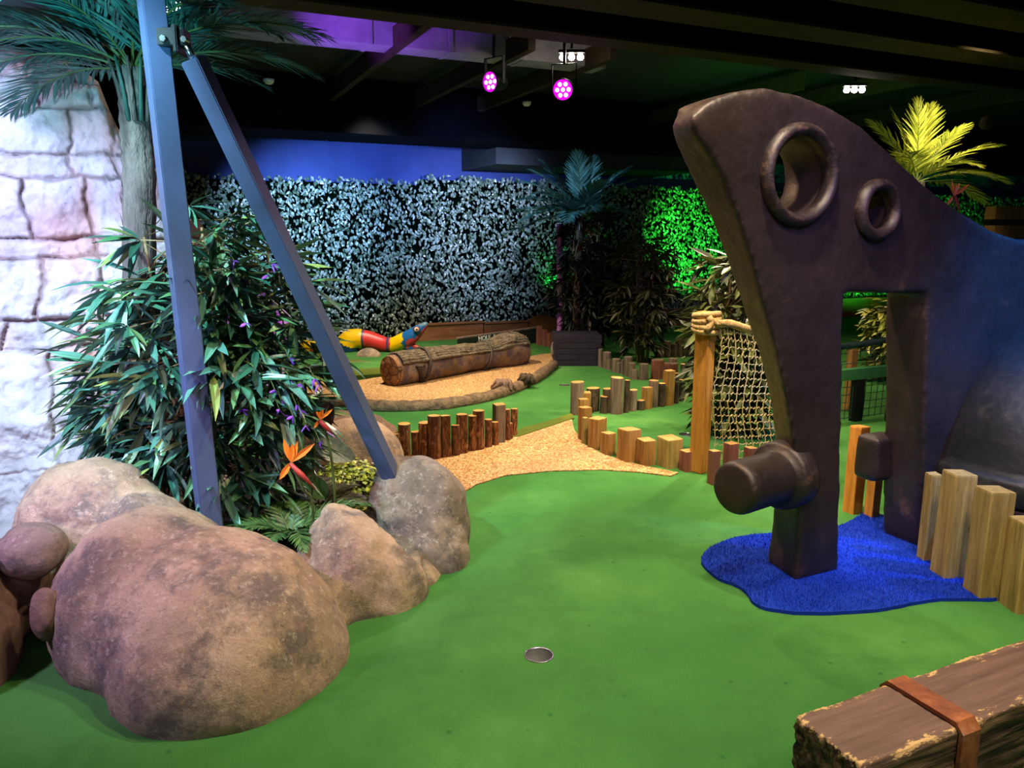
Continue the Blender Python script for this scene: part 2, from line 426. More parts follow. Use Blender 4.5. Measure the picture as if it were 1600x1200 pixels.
hedge(sD, sE, 2.37, 'hedge panel far behind the bronze sculpture at the right', 4)
# timber edging boards at the foot of the hedge
for k, (a, b, h, lb) in enumerate(((s_at(640), s_at(742), .23, 'low brown edging board behind the head of the snake'), (s_at(744), s_at(812), .21, 'low brown edging board behind the hole sign'), (s_at(814), s_at(858), .30, 'round topped brown edging board left of the pinkish posts'), (s_at(1000), s_at(1150), .29, 'brown edging board below the green lit hedge, left of the net post'), (s_at(1290), s_at(1420), .33, 'brown edging board seen through the slot of the sculpture'))):
    q = B0 - W * .28; mb = MB()
    if k == 2:
        n = 14; f = []; 
        for i in range(n + 1):
            t = i / n; f.append(q + U * (a + (b - a) * t) + Z * (h - .1 + .1 * math.sin(PI * t) ** .6))
        g = [Vector((v.x, v.y, 0)) for v in f]
        mb.strip(g, f); mb.strip([v + W * .05 for v in f], [v + W * .05 for v in g]); mb.strip(f, [v + W * .05 for v in f])
        mb.quad(g[0], f[0], f[0] + W * .05, g[0] + W * .05); mb.quad(g[-1], f[-1], f[-1] + W * .05, g[-1] + W * .05)
    else:
        mb.box(q + U * (a + b) / 2 + Z * h / 2, U * (b - a) / 2, W * .03, Z * h / 2)
        mb.box(q + U * (a + b) / 2 + Z * (h + .012) - W * .01, U * (b - a) / 2, W * .045, Z * .012)
    tag(mb.build('edging_board', M['brownwall']), lb, 'edging', 'edging boards at the foot of the hedge')

# ------------------------------------------------------------- ground patches
def gpoly(px, z=0.0): return [G(a, b, z) for a, b in px]
path = [(560, 760), (600, 722), (640, 712), (720, 697), (810, 679), (850, 668), (893, 655), (897, 672), (912, 695), (945, 712), (1000, 728), (1060, 740), (1048, 745), (1000, 739), (940, 735), (860, 737), (790, 744), (745, 758), (715, 776), (690, 800), (620, 800)]
tag(obj('pebble_path', poly(gpoly(path), .008, .006), M['gravel']), 'tan pebble path curving between the log posts and the near green', 'path')
isl = [(440, 600), (500, 596), (560, 594), (600, 588), (700, 580), (790, 566), (830, 556), (862, 552), (872, 560), (866, 572), (842, 586), (812, 600), (780, 611), (730, 621), (680, 629), (600, 631), (520, 624), (440, 612)]
tag(obj('pebble_island', poly(smooth_loop(gpoly(isl, .03), 3), .03, .028), M['gravel']), 'raised tan pebble strip carrying the big hollow log', 'path')
fr = [(800, 684), (815, 671), (850, 662), (893, 648), (897, 655), (850, 671), (810, 684)]
tag(obj('grass_fringe', poly(gpoly(fr), .014, .012), M['fringe']), 'mossy yellow green fringe where the green meets the pebble path', 'turf edge')
fr = [(440, 590), (500, 586), (600, 580), (600, 590), (500, 598), (440, 601)]
tag(obj('grass_fringe', poly(gpoly(fr), .045, .043), M['fringe']), 'mossy fringe behind the pebble strip at the left end of the log', 'turf edge')
blue = [(1096, 882), (1104, 864), (1130, 850), (1165, 841), (1215, 836), (1270, 832), (1315, 824), (1338, 812), (1352, 804), (1372, 806), (1400, 822), (1440, 850), (1500, 890), (1545, 918), (1562, 938), (1520, 940), (1470, 940), (1430, 946), (1385, 955), (1330, 960), (1270, 962), (1215, 958), (1180, 948), (1166, 930), (1150, 918), (1118, 905)]
bl = smooth_loop(gpoly(blue), 4)
def blue_rug():
    bm = poly([Vector((p.x + .006 * noise.noise(p * 30), p.y + .006 * noise.noise(p * 31 + Z), 0)) for p in bl], .016, .015)
    return bm
bo = thing('blue_carpet_patch', G(1290, 900), 'bright blue fluffy carpet puddle around the foot of the bronze sculpture', 'carpet')
obj('carpet_base', blue_rug(), M['blue'], bo)
import itertools
def inside(x, y, P):
    c = False; j = len(P) - 1
    for i in range(len(P)):
        if (P[i].y > y) != (P[j].y > y) and x < (P[j].x - P[i].x) * (y - P[i].y) / (P[j].y - P[i].y) + P[i].x: c = not c
        j = i
    return c
mb = MB(); rd = random.Random(5); xs = [p.x for p in bl]; ys = [p.y for p in bl]
n = 0
while n < 26000:
    x = rd.uniform(min(xs) - .01, max(xs) + .01); y = rd.uniform(min(ys) - .01, max(ys) + .01)
    if not inside(x, y, bl): continue
    n += 1; h = rd.uniform(.008, .02); a = rd.uniform(0, 2 * PI); l = rd.uniform(0, .012); c = Vector((x, y, .012))
    s = Vector((math.cos(a), math.sin(a), 0)) * .0016; t = c + Vector((rd.uniform(-l, l), rd.uniform(-l, l), h))
    mb.quad(c - s, c + s, t)
pl_ = mb.build('carpet_pile', M['blue'], bo); pl_['kind'] = 'stuff'
# golf holes
M['cupdark'] = simple('cup_inside', '#8c8c88', '#a8a8a4', 8, .35, .5)
def cup(c, label):
    o = thing('golf_hole', c, label, 'golf hole', 'metal cups sunk in the greens')
    mb = MB(); mb.lathe([(.0525, -.002), (.0535, .003), (.050, .003), (.049, -.002)], c, Z, 40, True); mb.build('rim', M['steel'], o, True)
    mb = MB(); mb.lathe([(.05, .0), (.05, -.06), (.0001, -.06)], c, Z, 40); mb.build('cup_liner', M['cupdark'], o)
cup(CUPS[0], 'open metal golf cup sunk in the nearest green')
cup(CUPS[1], 'small metal golf cup in the green left of the rope net post')
cup(CUPS[2], 'faint distant golf cup left of the round pale post')

# ------------------------------------------------------------- posts
ORD = ['first', 'second', 'third', 'fourth', 'fifth', 'sixth', 'seventh', 'eighth', 'ninth', 'tenth', 'eleventh', 'twelfth', 'thirteenth', 'fourteenth', 'fifteenth', 'sixteenth', 'seventeenth']
def post(name, c, w, d, h, rot, side, top, kind, label, group, seed):
    """c: middle of the foot. kind: 'round' log, 'half' log with a sawn flat, 'square' sawn post"""
    rd = random.Random(seed); n = 16 if kind != 'square' else 20; prof = []
    for k in range(n):
        a = 2 * PI * (k + .5) / n
        if kind == 'square':
            sd, tt = divmod(k, 5); e_ = (-.97, -.9, .0, .9, .97)[tt]; ch = .03 if abs(e_) > .95 else 0.0
            x, y = [(1 - ch, e_), (-e_, 1 - ch), (-1 + ch, -e_), (e_, -1 + ch)][sd]
        else:
            x, y = math.cos(a), math.sin(a); rr = 1 + .07 * noise.noise(Vector((math.cos(a) * 1.5, math.sin(a) * 1.5, seed))); x *= rr; y *= rr
            if kind == 'half': y = max(y, -.55)
        prof.append((x * w / 2, y * d / 2))
    lean = Vector((rd.uniform(-.02, .02), rd.uniform(-.02, .02), 0)) * h
    cr, sr = math.cos(rot), math.sin(rot); rings = []; K = 9; slope = (rd.uniform(-.05, .05), rd.uniform(-.05, .05))
    me = MB()
    for i in range(K + 1):
        t = i / K; ring = []
        for (x, y) in prof:
            s = 1.0
            if kind != 'square': s += .05 * noise.noise(Vector((x * 30, y * 30, t * h * 14 + seed * 3)))
            if i == K: s *= .965
            z = t * h if i < K else h + (x * slope[0] + y * slope[1])
            if i == K - 1: z = h - .008 + (x * slope[0] + y * slope[1])
            ring.append(Vector((x * s * cr - y * s * sr, x * s * sr + y * s * cr, z)) + lean * t)
        rings.append(ring)
    for i in range(K): me.strip(rings[i] + rings[i][:1], rings[i + 1] + rings[i + 1][:1])
    o = me.build(name, side, None)
    o.location = c; tag(o, label, 'post', group)
    t = MB(); rr = rings[-1]; m = sum(rr, Vector()) / n
    inner = [m + (p - m) * .5 for p in rr]
    t.strip(rr + rr[:1], inner + inner[:1]); t.quad(*inner)
    e = t.build('cut_end', top, None); e.parent = o
    return o
def row(items, kind, side, top, group, where, name='log_post', rot=TH, mats=None, depth=None, kinds=None, zo=0.0):
    """items: (left px, right px, top px, foot px); labels count from the left end"""
    for i, (l, r, tp, bt) in enumerate(items):
        f = G((l + r) / 2, bt, zo); dz = f.y * cp + (CAMZ - zo) * sp
        w = (r - l) / FPX * dz; kd = kinds[i] if kinds else kind
        rt = (rot[i] if isinstance(rot, list) else rot); rel = rt + math.atan2(f.x, f.y)
        ww = w * .97 if kd != 'square' else w / (abs(math.cos(rel)) + abs(math.sin(rel))) * .99
        d = depth or ww
        top_p = V((l + r) / 2, tp, f.y + d * .9); h = top_p.z - zo
        c = f + Vector((f.x, f.y, 0)).normalized() * d * .5
        c.z = zo
        ht = [x[3] - x[2] for x in items]; hh = bt - tp; srt = sorted(ht)
        word = 'tallest' if hh == srt[-1] and srt.count(hh) == 1 else ('shortest' if hh == srt[0] and srt.count(hh) == 1 else '')
        pos = 'leftmost post' if i == 0 else ('rightmost post' if i == len(items) - 1 else ORD[i] + ' from the left')
        lb = (word + ', ' if word else '') + pos + ' ' + where
        sm = mats[i] if mats and mats[i] is not None else side
        rr = random.Random(i * 7 + len(items)).uniform(-.06, .06)
        post(name, c, ww, d, h, (rot[i] if isinstance(rot, list) else rot) + rr, M[sm], M[top], kd, lb, group, i * 3.7 + len(items))
def zm(items, x0, y0, k=4.0): return [(x0 + a / k, x0 + b / k, y0 + c / k, y0 + d / k) for a, b, c, d in items]
# row A: bark logs by the right boulder
rowA = zm([(590, 675, 937, 1092), (648, 728, 880, 1086), (732, 802, 930, 1095), (777, 862, 872, 1105), (836, 920, 828, 1118), (918, 982, 832, 1108), (980, 1036, 890, 1095), (1012, 1086, 822, 1086), (1085, 1141, 830, 1066), (1116, 1190, 798, 1060), (1190, 1236, 857, 1043), (1236, 1279, 872, 1030), (1232, 1320, 760, 1016), (1318, 1352, 795, 1000), (1340, 1366, 882, 990), (1350, 1394, 790, 972)], 460, 440)
row(rowA, 'round', 'bark', 'cut', 'bark covered log posts beside the pebble path', 'in the bark log row beside the path',
    mats=[None] * 12 + ['post_grey'] + [None] * 3, kinds=['round'] * 4 + ['round', 'half', 'round', 'half'] + ['round'] * 4 + ['square'] + ['round'] * 3)
# leaning log left of the slanted pole
row(zm([(385, 480, 915, 1075)], 460, 440), 'round', 'post', 'cut', None, '', name='log_post')
C.objects[-1]
for o in reversed(list(C.objects)):
    if o.get('group') is None and o.get('category') == 'post': o['label'] = 'single round log post just left of the foot of the slanted pole'; break
# row B: big sawn posts curving to the net post
rowB = zm([(362, 450, 620, 836), (425, 492, 686, 830), (410, 482, 727, 900), (408, 500, 778, 1000), (432, 474, 846, 1020), (470, 590, 845, 1050), (548, 648, 937, 1087), (648, 803, 908, 1132), (768, 898, 976, 1152), (898, 1064, 962, 1168), (1040, 1146, 1046, 1190)], 800, 440)
row(rowB, 'square', 'post', 'cut', 'sawn timber posts curving round the pebble path', 'in the chunky sawn row curving along the path', name='timber_post',
    rot=[0, .1, .2, .5, .6, .75, .55, .5, .45, .42, .4], mats=['post_grey', None, None, None, 'post_green', None, None, None, None, 'post_green', 'post_red'], kinds=['round'] + ['square'] * 10)
# row C: dark bark posts behind
rowC = zm([(458, 545, 657, 815), (545, 600, 712, 826), (562, 640, 663, 822), (612, 696, 592, 832), (694, 730, 612, 822), (730, 780, 672, 812), (780, 830, 737, 806), (802, 876, 655, 798), (846, 912, 612, 788), (912, 956, 632, 784), (932, 1010, 550, 776), (955, 992, 652, 776), (1008, 1040, 570, 764), (1038, 1066, 610, 750), (1042, 1080, 512, 744)], 800, 440)
row(rowC, 'round', 'bark_dark', 'cut', 'dark bark posts on the middle island', 'in the dark bark row on the middle green', mats=[None, None, None, 'post_grey', None, 'post_grey', None, 'post', 'post_grey', None, 'post', None, None, None, None],
    kinds=['round', 'round', 'round', 'round', 'round', 'round', 'round', 'square', 'round', 'round', 'square', 'round', 'round', 'round', 'round'])
# row D: grey brown posts before the central bamboo
rowD = zm([(538, 566, 420, 536), (565, 618, 438, 546), (590, 622, 486, 552), (622, 676, 479, 568), (651, 682, 505, 574), (680, 700, 486, 582), (698, 752, 466, 592), (725, 772, 504, 604), (740, 788, 546, 614), (790, 850, 509, 617), (866, 948, 482, 612), (938, 1036, 502, 600), (972, 1034, 476, 590)], 800, 440)
row(rowD, 'round', 'post_grey', 'post_grey', 'grey brown posts before the central bamboo', 'in the grey row before the central bamboo', mats=[None] * 10 + ['post_red'] * 2 + [None])
# row E
rowE = zm([(890, 950, 405, 478), (942, 992, 370, 476), (984, 1030, 386, 474), (1016, 1064, 356, 472), (1050, 1100, 336, 470), (1086, 1132, 318, 470), (1128, 1152, 345, 468)], 800, 440)
row(rowE, 'round', 'bark_dark', 'post_grey', 'rising dark posts left of the net post', 'in the dark stepped row left of the net post')
# row F
rowF = zm([(150, 188, 276, 398), (186, 220, 298, 404), (219, 256, 318, 410), (254, 282, 308, 420), (276, 306, 275, 426)], 800, 440)
row(rowF, 'square', 'post_red', 'post_red', 'pinkish posts left of the dark planter box', 'in the pinkish row left of the dark planter box', name='timber_post')
# row G: broken row behind the rope net
rowG = [(1104, 1124, 702, 758), (1128, 1152, 690, 748), (1158, 1180, 697, 752), (1184, 1208, 706, 760)]
row(rowG, 'square', 'post_red', 'cut', 'short posts behind the rope net', 'in the short reddish row behind the rope net', name='timber_post')
# row H: big posts at the right
rowH = [(1432, 1456, 738, 880), (1453, 1503, 733, 908), (1505, 1562, 757, 938), (1563, 1622, 806, 958), (1624, 1690, 800, 985)]
row(rowH, 'square', 'post_green', 'post_green', 'tall pale posts in front of the dome', 'in the tall pale row before the bronze dome', name='timber_post', rot=[.1, .1, .05, 0, 0])
rowI = [(1316, 1346, 664, 803), (1349, 1372, 745, 812)]
row(rowI, 'square', 'orange_post', 'orange_post', 'orange brown posts in the sculpture slot', 'of the two orange posts seen through the slot', name='timber_post')

# ------------------------------------------------------------- net post, rope, nets
base = G(1101, 741)
def slab_post(name, c, w, d, h, rot, m, label, cat='post'):
    bm = bmesh.new(); bmesh.ops.create_cube(bm, size=1, matrix=Matrix.Translation(c + Z * h / 2) @ Matrix.Rotation(rot, 4, 'Z') @ Matrix.Diagonal((w, d, h, 1)))
    bmesh.ops.bevel(bm, geom=bm.edges[:], offset=.006, segments=2, affect='EDGES')
    return tag(obj(name, bm, m), label, cat)
npost = slab_post('net_post', base + W * .06, .085, .1, V(1100, 488, base.y).z, TH + .3, M['orange_post'], 'tall orange brown square post with rope knotted round its top')
A = base - W * .0
ru = (U * .99 - W * .14).normalized()                # the net runs behind the sculpture
def netpt(s, t): 
    top = 1.0 - .30 * math.sin(min(s / 1.9, 1) * PI * .8) * .45 - .02
    z = .04 + (top - .04) * t
    return A + ru * (s + .02 * math.sin(t * 9 + s * 3)) - W * (.0 + .03 * math.sin(s * 5 + t * 2)) + Z * z
nt = thing('rope_net', A + ru * .9, 'knotted rope net hanging from a thick rope between its post and the bronze sculpture', 'net')
mb = MB(); LN = .82
for i in range(0, 15):
    s = .03 + i * .055; mb.tube([netpt(s + .010 * noise.noise(Vector((i, k * .9, 0))) + .006 * (k % 2), k / 30) for k in range(31)], .0032, 4, False)
for j in range(0, 19):
    t = (j + .3) / 19; mb.tube([netpt(.02 + LN * k / 54, t) - Z * (.012 * (k % 2)) + Z * .014 * noise.noise(Vector((k * .9, j, 3))) for k in range(55)], .0032, 4, False)
mb.build('net_mesh', M['netcord'], nt)
def twisted(pts, r, name, m, parent, turns=26):
    pts = smooth_line(pts, 10); mb = MB(); k = len(pts)
    for q in range(3):
        o = []
        for i, p in enumerate(pts):
            t = (pts[min(i + 1, k - 1)] - pts[max(i - 1, 0)]).normalized(); a = t.orthogonal().normalized(); b = t.cross(a)
            an = 2 * PI * (q / 3 + turns * i / k); o.append(p + (a * math.cos(an) + b * math.sin(an)) * r * .5)
        mb.tube(o, r * .62, 6)
    return mb.build(name, m, parent, True)
twisted([A + Z * .985 - W * .05, netpt(.12, 1) + Z * .01, netpt(.3, 1), netpt(.5, 1), netpt(.7, 1), netpt(.84, 1)], .027, 'top_rope', M['rope'], nt, 16)
slab_post('net_post', base + ru * .88 + W * .06, .08, .08, .88, TH, M['post'], 'second net post hidden behind the bronze sculpture at the far end of the rope net')
mb = MB()
for k in range(4):
    c = base + W * .055 + Z * (.93 + k * .032); r = .075
    mb.tube([c + (U * math.cos(a * PI / 10) + W * math.sin(a * PI / 10)) * r + Z * .01 * math.sin(a * PI / 10 + k) for a in range(21)], .018, 8)
mb.tube([base - W * .03 + Z * (1.02 - .02 * k) + U * (-.05 + .02 * math.sin(k)) for k in range(5)], .02, 8)
mb.build('knot', M['rope'], nt, True)
# green rail with dark net, behind the slot
q = G(1300, 662); fe = thing('dark_net_fence', q + U * .5, 'low fence with green top rail and dark net seen through the sculpture slot', 'fence')
dz = q.y
hr = V(1352, 572, q.y + .2).z
mb = MB(); mb.box(q + U * .5 + Z * (hr - .045), U * 1.0, W * .03, Z * .045); mb.build('top_rail', simple('green_rail', '#22582c', '#2e6c38', 5), fe)
for s in (.26, 1.3):
    mb = MB(); mb.box(q + U * s + Z * (hr - .09) / 2, U * .045, W * .03, Z * (hr - .09) / 2); mb.build('fence_post', M['black'], fe)
mb = MB()
for i in range(28): mb.tube([q + U * (-.5 + i * .07) + Z * .02, q + U * (-.5 + i * .07 + .01) + Z * (hr - .09)], .0035, 4, False)
for j in range(8): mb.tube([q + U * -.5 + Z * (.04 + j * .065), q + U * .5 + Z * (.03 + j * .065), q + U * 1.5 + Z * (.04 + j * .065)], .0035, 4, False)
mb.build('net_mesh', M['darkcord'], fe)
a1 = V(1315, 541, q.y + .5); a2 = V(1400, 527, q.y + .5)
dr = thing('dark_rope_barrier', a1, 'thick dark rope with netting above the green rail, through the slot', 'rope')
twisted([a1 - U * .2 + Z * .02, a1, (a1 + a2) / 2 - Z * .01, a2, a2 + U * .4 + Z * .08], .03, 'thick_rope', M['darkcord'], dr, 12)
mb = MB()
for i in range(9):
    t = i / 8; p0 = a1.lerp(a2 + U * .3, t); mb.tube([p0, Vector((p0.x, p0.y, hr))], .004, 4, False)
for j in (1, 2): mb.tube([a1 - Z * .07 * j, a2 + U * .3 - Z * .07 * j], .004, 4, False)
mb.build('dark_netting', M['darkcord'], dr)
slab_post('rope_post', V(1331, 566, q.y + .5) * 1 - Z * V(1331, 566, q.y + .5).z, .07, .07, V(1331, 542, q.y + .5).z - .02, TH, M['post'], 'tan square post carrying the dark rope, seen at the left of the slot')

# ------------------------------------------------------------- bronze sculpture
SA = G(1242, 913); SU = Vector((math.cos(R(26)), math.sin(R(26)), 0)); SW = Vector((-SU.y, SU.x, 0)); TK = .225
def sN(px, py): p = PL(px, py, SA, SW); return ((p - SA).dot(SU), p.z)
def sF(px, py): p = PL(px, py, SA + SW * TK, SW); return ((p - SA).dot(SU), p.z)
near = [(1242, 913), (1247, 870), (1249, 800), (1247, 740), (1238, 680), (1226, 610), (1210, 540), (1194, 480), (1176, 410), (1156, 345), (1136, 290), (1114, 250), (1094, 222), (1080, 200), (1082, 178), (1110, 156), (1150, 142), (1200, 136), (1250, 145), (1300, 165), (1350, 197), (1400, 243), (1450, 288), (1500, 328), (1550, 358), (1600, 373), (1760, 385)]
farl = [(1194, 889), (1200, 850), (1205, 800), (1210, 740), (1210, 680), (1200, 610), (1183, 545), (1160, 480), (1136, 410), (1112, 345), (1085, 290), (1066, 250), (1052, 222), (1046, 196), (1056, 178)]
N = [sN(*p) for p in near]; F = [sF(*p) for p in farl] + N[len(farl):]
r_ = N[-1][0]
tail = [(r_, .0), (sN(1440, 872)[0], 0.0)] + [sN(1441, 800), sN(1443, 700), sN(1446, 600), sN(1450, 458), sN(1320, 458), sN(1318, 560), sN(1317, 700), sN(1314, 800)] + [(sN(1312, 893)[0], 0.0)]
N = N + tail; F = F + tail
N[0] = (N[0][0], 0.0); F[0] = (F[0][0], 0.0)
hole = [(sN(1247, 274), .148), (sN(1369, 328), .080)]
bm = bmesh.new()
def P3(sz, w): return SA * 1 + SU * sz[0] + SW * w + Z * sz[1]
SA = Vector((SA.x, SA.y, 0))
def cap(L, w):
    vs = [bm.verts.new(P3(q, w)) for q in L]; ed = [bm.edges.new((vs[i - 1], vs[i])) for i in range(len(vs))]; hs = []
    for (c, r) in hole:
        h = [bm.verts.new(P3((c[0] + r * math.cos(2 * PI * k / 40), c[1] + r * math.sin(2 * PI * k / 40)), w)) for k in range(40)]
        ed += [bm.edges.new((h[i - 1], h[i])) for i in range(40)]; hs.append(h)
    bmesh.ops.triangle_fill(bm, use_beauty=False, edges=ed); return vs, hs
v1, h1 = cap(N, 0.0); v2, h2 = cap(F, TK)
for a, b in [(v1, v2)] + list(zip(h1, h2)):
    for i in range(len(a)): bm.faces.new((a[i - 1], a[i], b[i], b[i - 1]))
def dsc(co, n): return co + n * (.006 * fbm(co, 2.6, 2) + .0012 * fbm(co, 14))
sc = thing('bronze_sculpture', SA + SU * .3, 'giant dark bronze sculpture with two ringed holes and stub axle on blue carpet', 'sculpture')
obj('body', remesh(bm, .0115, 26, dsc), M['bronze'], sc, True)
for k, ((c, r), ro, ri) in enumerate(zip(hole, (.196, .126), (.146, .078))):
    mb = MB(); mb.lathe([(ri, .02), (ri, -.02), (ri + .012, -.036), (ri + (ro - ri) * .5, -.044), (ro - .012, -.036), (ro, -.02), (ro + .004, .02)], P3(c, 0), SW, 48, True)
    mb.build('hole_ring', M['bronze'], sc, True)
# stub axle
ax0 = P3(sN(1262, 748), TK * .45); AD = -SU * .98 - SW * .17 + Z * .0; AD.normalize()
mb = MB(); mb.lathe([(.09, .0), (.15, .0), (.152, .02), (.15, .085), (.138, .1), (.114, .104), (.112, .12), (.113, .34), (.112, .368), (.107, .382), (.098, .390), (.09, .392), (.06, .393), (.0001, .394)], ax0, AD, 40)
fix_normals(mb.build('stub_axle', M['bronze'], sc, True))
c2 = P3(sF(1376, 714), TK * 1.1)
bm = bmesh.new(); bmesh.ops.create_cube(bm, size=1, matrix=Matrix.Translation(c2 + SU * .01) @ Matrix.Rotation(R(26), 4, 'Z') @ Matrix.Diagonal((.19, .14, .24, 1)))
obj('side_lug', remesh(bm, .012, 60, dsc), M['bronze'], sc, True)
# dome
dc = Vector((2.78, 3.66, 0)); 
zr = V(1600, 772, 3.0).z
mb = MB(); prof = [(.0001, 1.10), (.12, 1.09), (.24, 1.06), (.36, 1.0), (.47, .915), (.56, .815), (.63, .70), (.675, .58), (.695, .48), (.70, .455), (.735, .45), (.745, .43), (.745, .34), (.735, .325), (.70, .32), (.70, .0)]
mb.lathe([(r, h) for r, h in prof], dc, Z, 72)
bmd = bmesh.new(); 
o = mb.build('dome', M['bronze_dome'], sc, True); fix_normals(o)
for v in o.data.vertices: 
    if v.co.z > .05: v.co += Vector(v.normal) * .012 * fbm(v.co, 4)
# pale rope-like bead along the foot of the dome
mb = MB(); mb.tube([dc + Vector((math.cos(a * PI / 24), math.sin(a * PI / 24), 0)) * .72 + Z * .31 for a in range(49)], .016, 6, False)
mb.build('rim_bead', M['bronze'], sc, True)

# ------------------------------------------------------------- foreground sleeper
T0 = G(1240, 1118, .4); T1 = G(1348, 1196, .4)
wdir = W
def sleeper(name, top, h, label, ext=0.0, w=None):
    w = w or (T1 - T0).length; L = 2.0
    a = T0 + U * ext; c = a - W * w / 2 + U * L / 2; c.z = top - h / 2
    bm = bmesh.new(); bmesh.ops.create_cube(bm, size=1, matrix=Matrix.Translation(c) @ Matrix.Rotation(TH, 4, 'Z') @ Matrix.Diagonal((L, w, h, 1)))
    def dd(co, n):
        q = co - a; s = q.dot(U); v = q.dot(W)
        g = noise.noise(Vector((s * 2.5, v * 55, co.z * 55))) * .003 + noise.noise(Vector((s * 9, v * 90, co.z * 90))) * .0016
        side = 1 - abs(n.z)
        return co + n * (g * (1 + 1.8 * side) + .004 * noise.noise(co * 6))
    me = remesh(bm, .0085, 3, dd)
    attr(me, 'edge', lambda co: max(0.0, 1 - min(math.hypot(max(0, (w / 2 - abs((co - c).dot(W)))), max(0, h / 2 - abs(co.z - c.z))), math.hypot(max(0, L / 2 - abs((co - c).dot(U))), max(0, h / 2 - abs(co.z - c.z)))) / .035))
    return c, me, L, w
def paintedwood():
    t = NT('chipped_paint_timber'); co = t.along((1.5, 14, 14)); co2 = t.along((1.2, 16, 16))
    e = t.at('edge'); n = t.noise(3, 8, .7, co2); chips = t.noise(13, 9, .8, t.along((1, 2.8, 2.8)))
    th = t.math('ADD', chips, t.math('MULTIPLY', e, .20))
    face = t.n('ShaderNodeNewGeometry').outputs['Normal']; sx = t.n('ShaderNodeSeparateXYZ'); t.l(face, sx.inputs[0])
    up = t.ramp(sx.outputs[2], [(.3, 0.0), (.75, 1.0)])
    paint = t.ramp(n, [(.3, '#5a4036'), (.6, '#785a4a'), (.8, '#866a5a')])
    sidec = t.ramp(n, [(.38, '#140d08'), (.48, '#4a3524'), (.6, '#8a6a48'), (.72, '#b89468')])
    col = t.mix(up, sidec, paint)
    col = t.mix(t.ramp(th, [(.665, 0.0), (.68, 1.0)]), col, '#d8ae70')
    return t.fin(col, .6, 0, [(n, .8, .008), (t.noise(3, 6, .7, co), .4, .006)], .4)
M['painted'] = paintedwood()
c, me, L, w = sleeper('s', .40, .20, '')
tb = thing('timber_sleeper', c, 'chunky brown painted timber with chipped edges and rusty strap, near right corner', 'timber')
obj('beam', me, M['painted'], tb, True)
def rust():
    t = NT('rusty_strap'); n = t.noise(9, 9, .7); return t.fin(t.ramp(n, [(.3, '#5a3020'), (.48, '#8a4e30'), (.6, '#b0683a'), (.75, '#a89078')]), .65, .3, [(t.noise(50, 6), .6, .004)], .4)
M['rust'] = rust()
s0 = (G(1385, 1057, .41) - T0).dot(U) - .02; s1 = s0 + .062
mb = MB(); 
def strap(off, th):
    y0, y1, zt, zb = .006, -w - .006, .404, .14
    return [(y0, zb), (y0, zt - .012), (y0 - .010, zt), (y1 + .010, zt), (y1, zt - .012), (y1, zb)]
sec = strap(0, 0); n_ = len(sec)
outer = [(q[0] + (.010 if i < 2 else (-.010 if i > 3 else 0)), q[1] + (.010 if 1 < i < 4 else 0)) for i, q in enumerate(sec)]
def sp3(s, q): return Vector((T0.x, T0.y, 0)) + U * s + W * q[0] + Z * q[1]
for A_, B_ in ((s0, s1),):
    mb.strip([sp3(A_, q) for q in outer], [sp3(B_, q) for q in outer])
    mb.strip([sp3(B_, q) for q in sec], [sp3(A_, q) for q in sec])
    mb.strip([sp3(A_, q) for q in sec], [sp3(A_, q) for q in outer]); mb.strip([sp3(B_, q) for q in outer], [sp3(B_, q) for q in sec])
o = fix_normals(mb.build('metal_strap', M['rust'], tb))
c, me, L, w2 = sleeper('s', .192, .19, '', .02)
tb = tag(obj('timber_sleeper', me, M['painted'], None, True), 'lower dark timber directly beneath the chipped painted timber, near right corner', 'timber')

# ------------------------------------------------------------- rocks
def rock(name, balls, m, label, seed, cat='rock', voxel=.022, amp=.035, facets=0, group='boulders round the planter', sm=10, creases=()):
    bm = bmesh.new()
    for b in balls: ball(bm, b[0], b[1], b[2] if len(b) > 2 else 0)
    rd = random.Random(seed); cc = Vector(balls[0][0]); rr = Vector(balls[0][1]); planes = []
    for _ in range(facets):
        n = Vector((rd.gauss(0, 1), rd.gauss(0, 1), abs(rd.gauss(0, .8)))).normalized()
        sup = math.sqrt(sum((n[i] * rr[i]) ** 2 for i in range(3))); planes.append((n, sup * rd.uniform(.72, .86)))
    def d(co, n):
        for pn, dd in planes:
            q = (co - cc).dot(pn) - dd
            if q > 0: co = co - pn * q * .85
        so = Vector((seed, seed * 1.7, 0)); p = co + so
        v = amp * fbm(p, 2.3, 3) + amp * .35 * fbm(p, 7, 4) + amp * .10 * fbm(p, 26, 3)
        rid = 1 - abs(noise.noise(p * 3.1)); v -= amp * .55 * max(0, rid - .9) * 10 * (.5 + .5 * noise.noise(p * 1.7))
        return co + n * v
    me = remesh(bm, voxel, sm, d)
    return tag(obj(name, me, m, None, True), label, cat, group)
def g(px, py, z=0): return G(px, py, z)
rock('boulder', [((-1.0, 2.52, .04), (.41, .43, .41)), ((-1.12, 2.6, .1), (.42, .40, .37)), ((-1.36, 2.72, .12), (.34, .40, .39))], M['rock'], 'largest rounded tan boulder filling the lower left', 3, amp=.022, sm=22)
rock('boulder', [((-.68, 3.08, .08), (.25, .27, .34)), ((-.80, 2.93, .0), (.20, .24, .28)), ((-.55, 3.06, .02), (.20, .20, .30))], M['rock'], 'middle tan boulder between the largest boulder and the grey one', 8, amp=.03, facets=5, sm=7)
rock('boulder', [((-.50, 3.62, .12), (.25, .27, .32)), ((-.42, 3.60, .06), (.22, .26, .30)), ((-.60, 3.62, .2), (.16, .22, .25)), ((-.40, 3.55, .22), (.18, .18, .20)), ((-.42, 3.45, .0), (.22, .2, .26))], M['rock_grey'], 'grey faceted boulder at the foot of the slanted pole', 12, amp=.028, facets=4, sm=5)
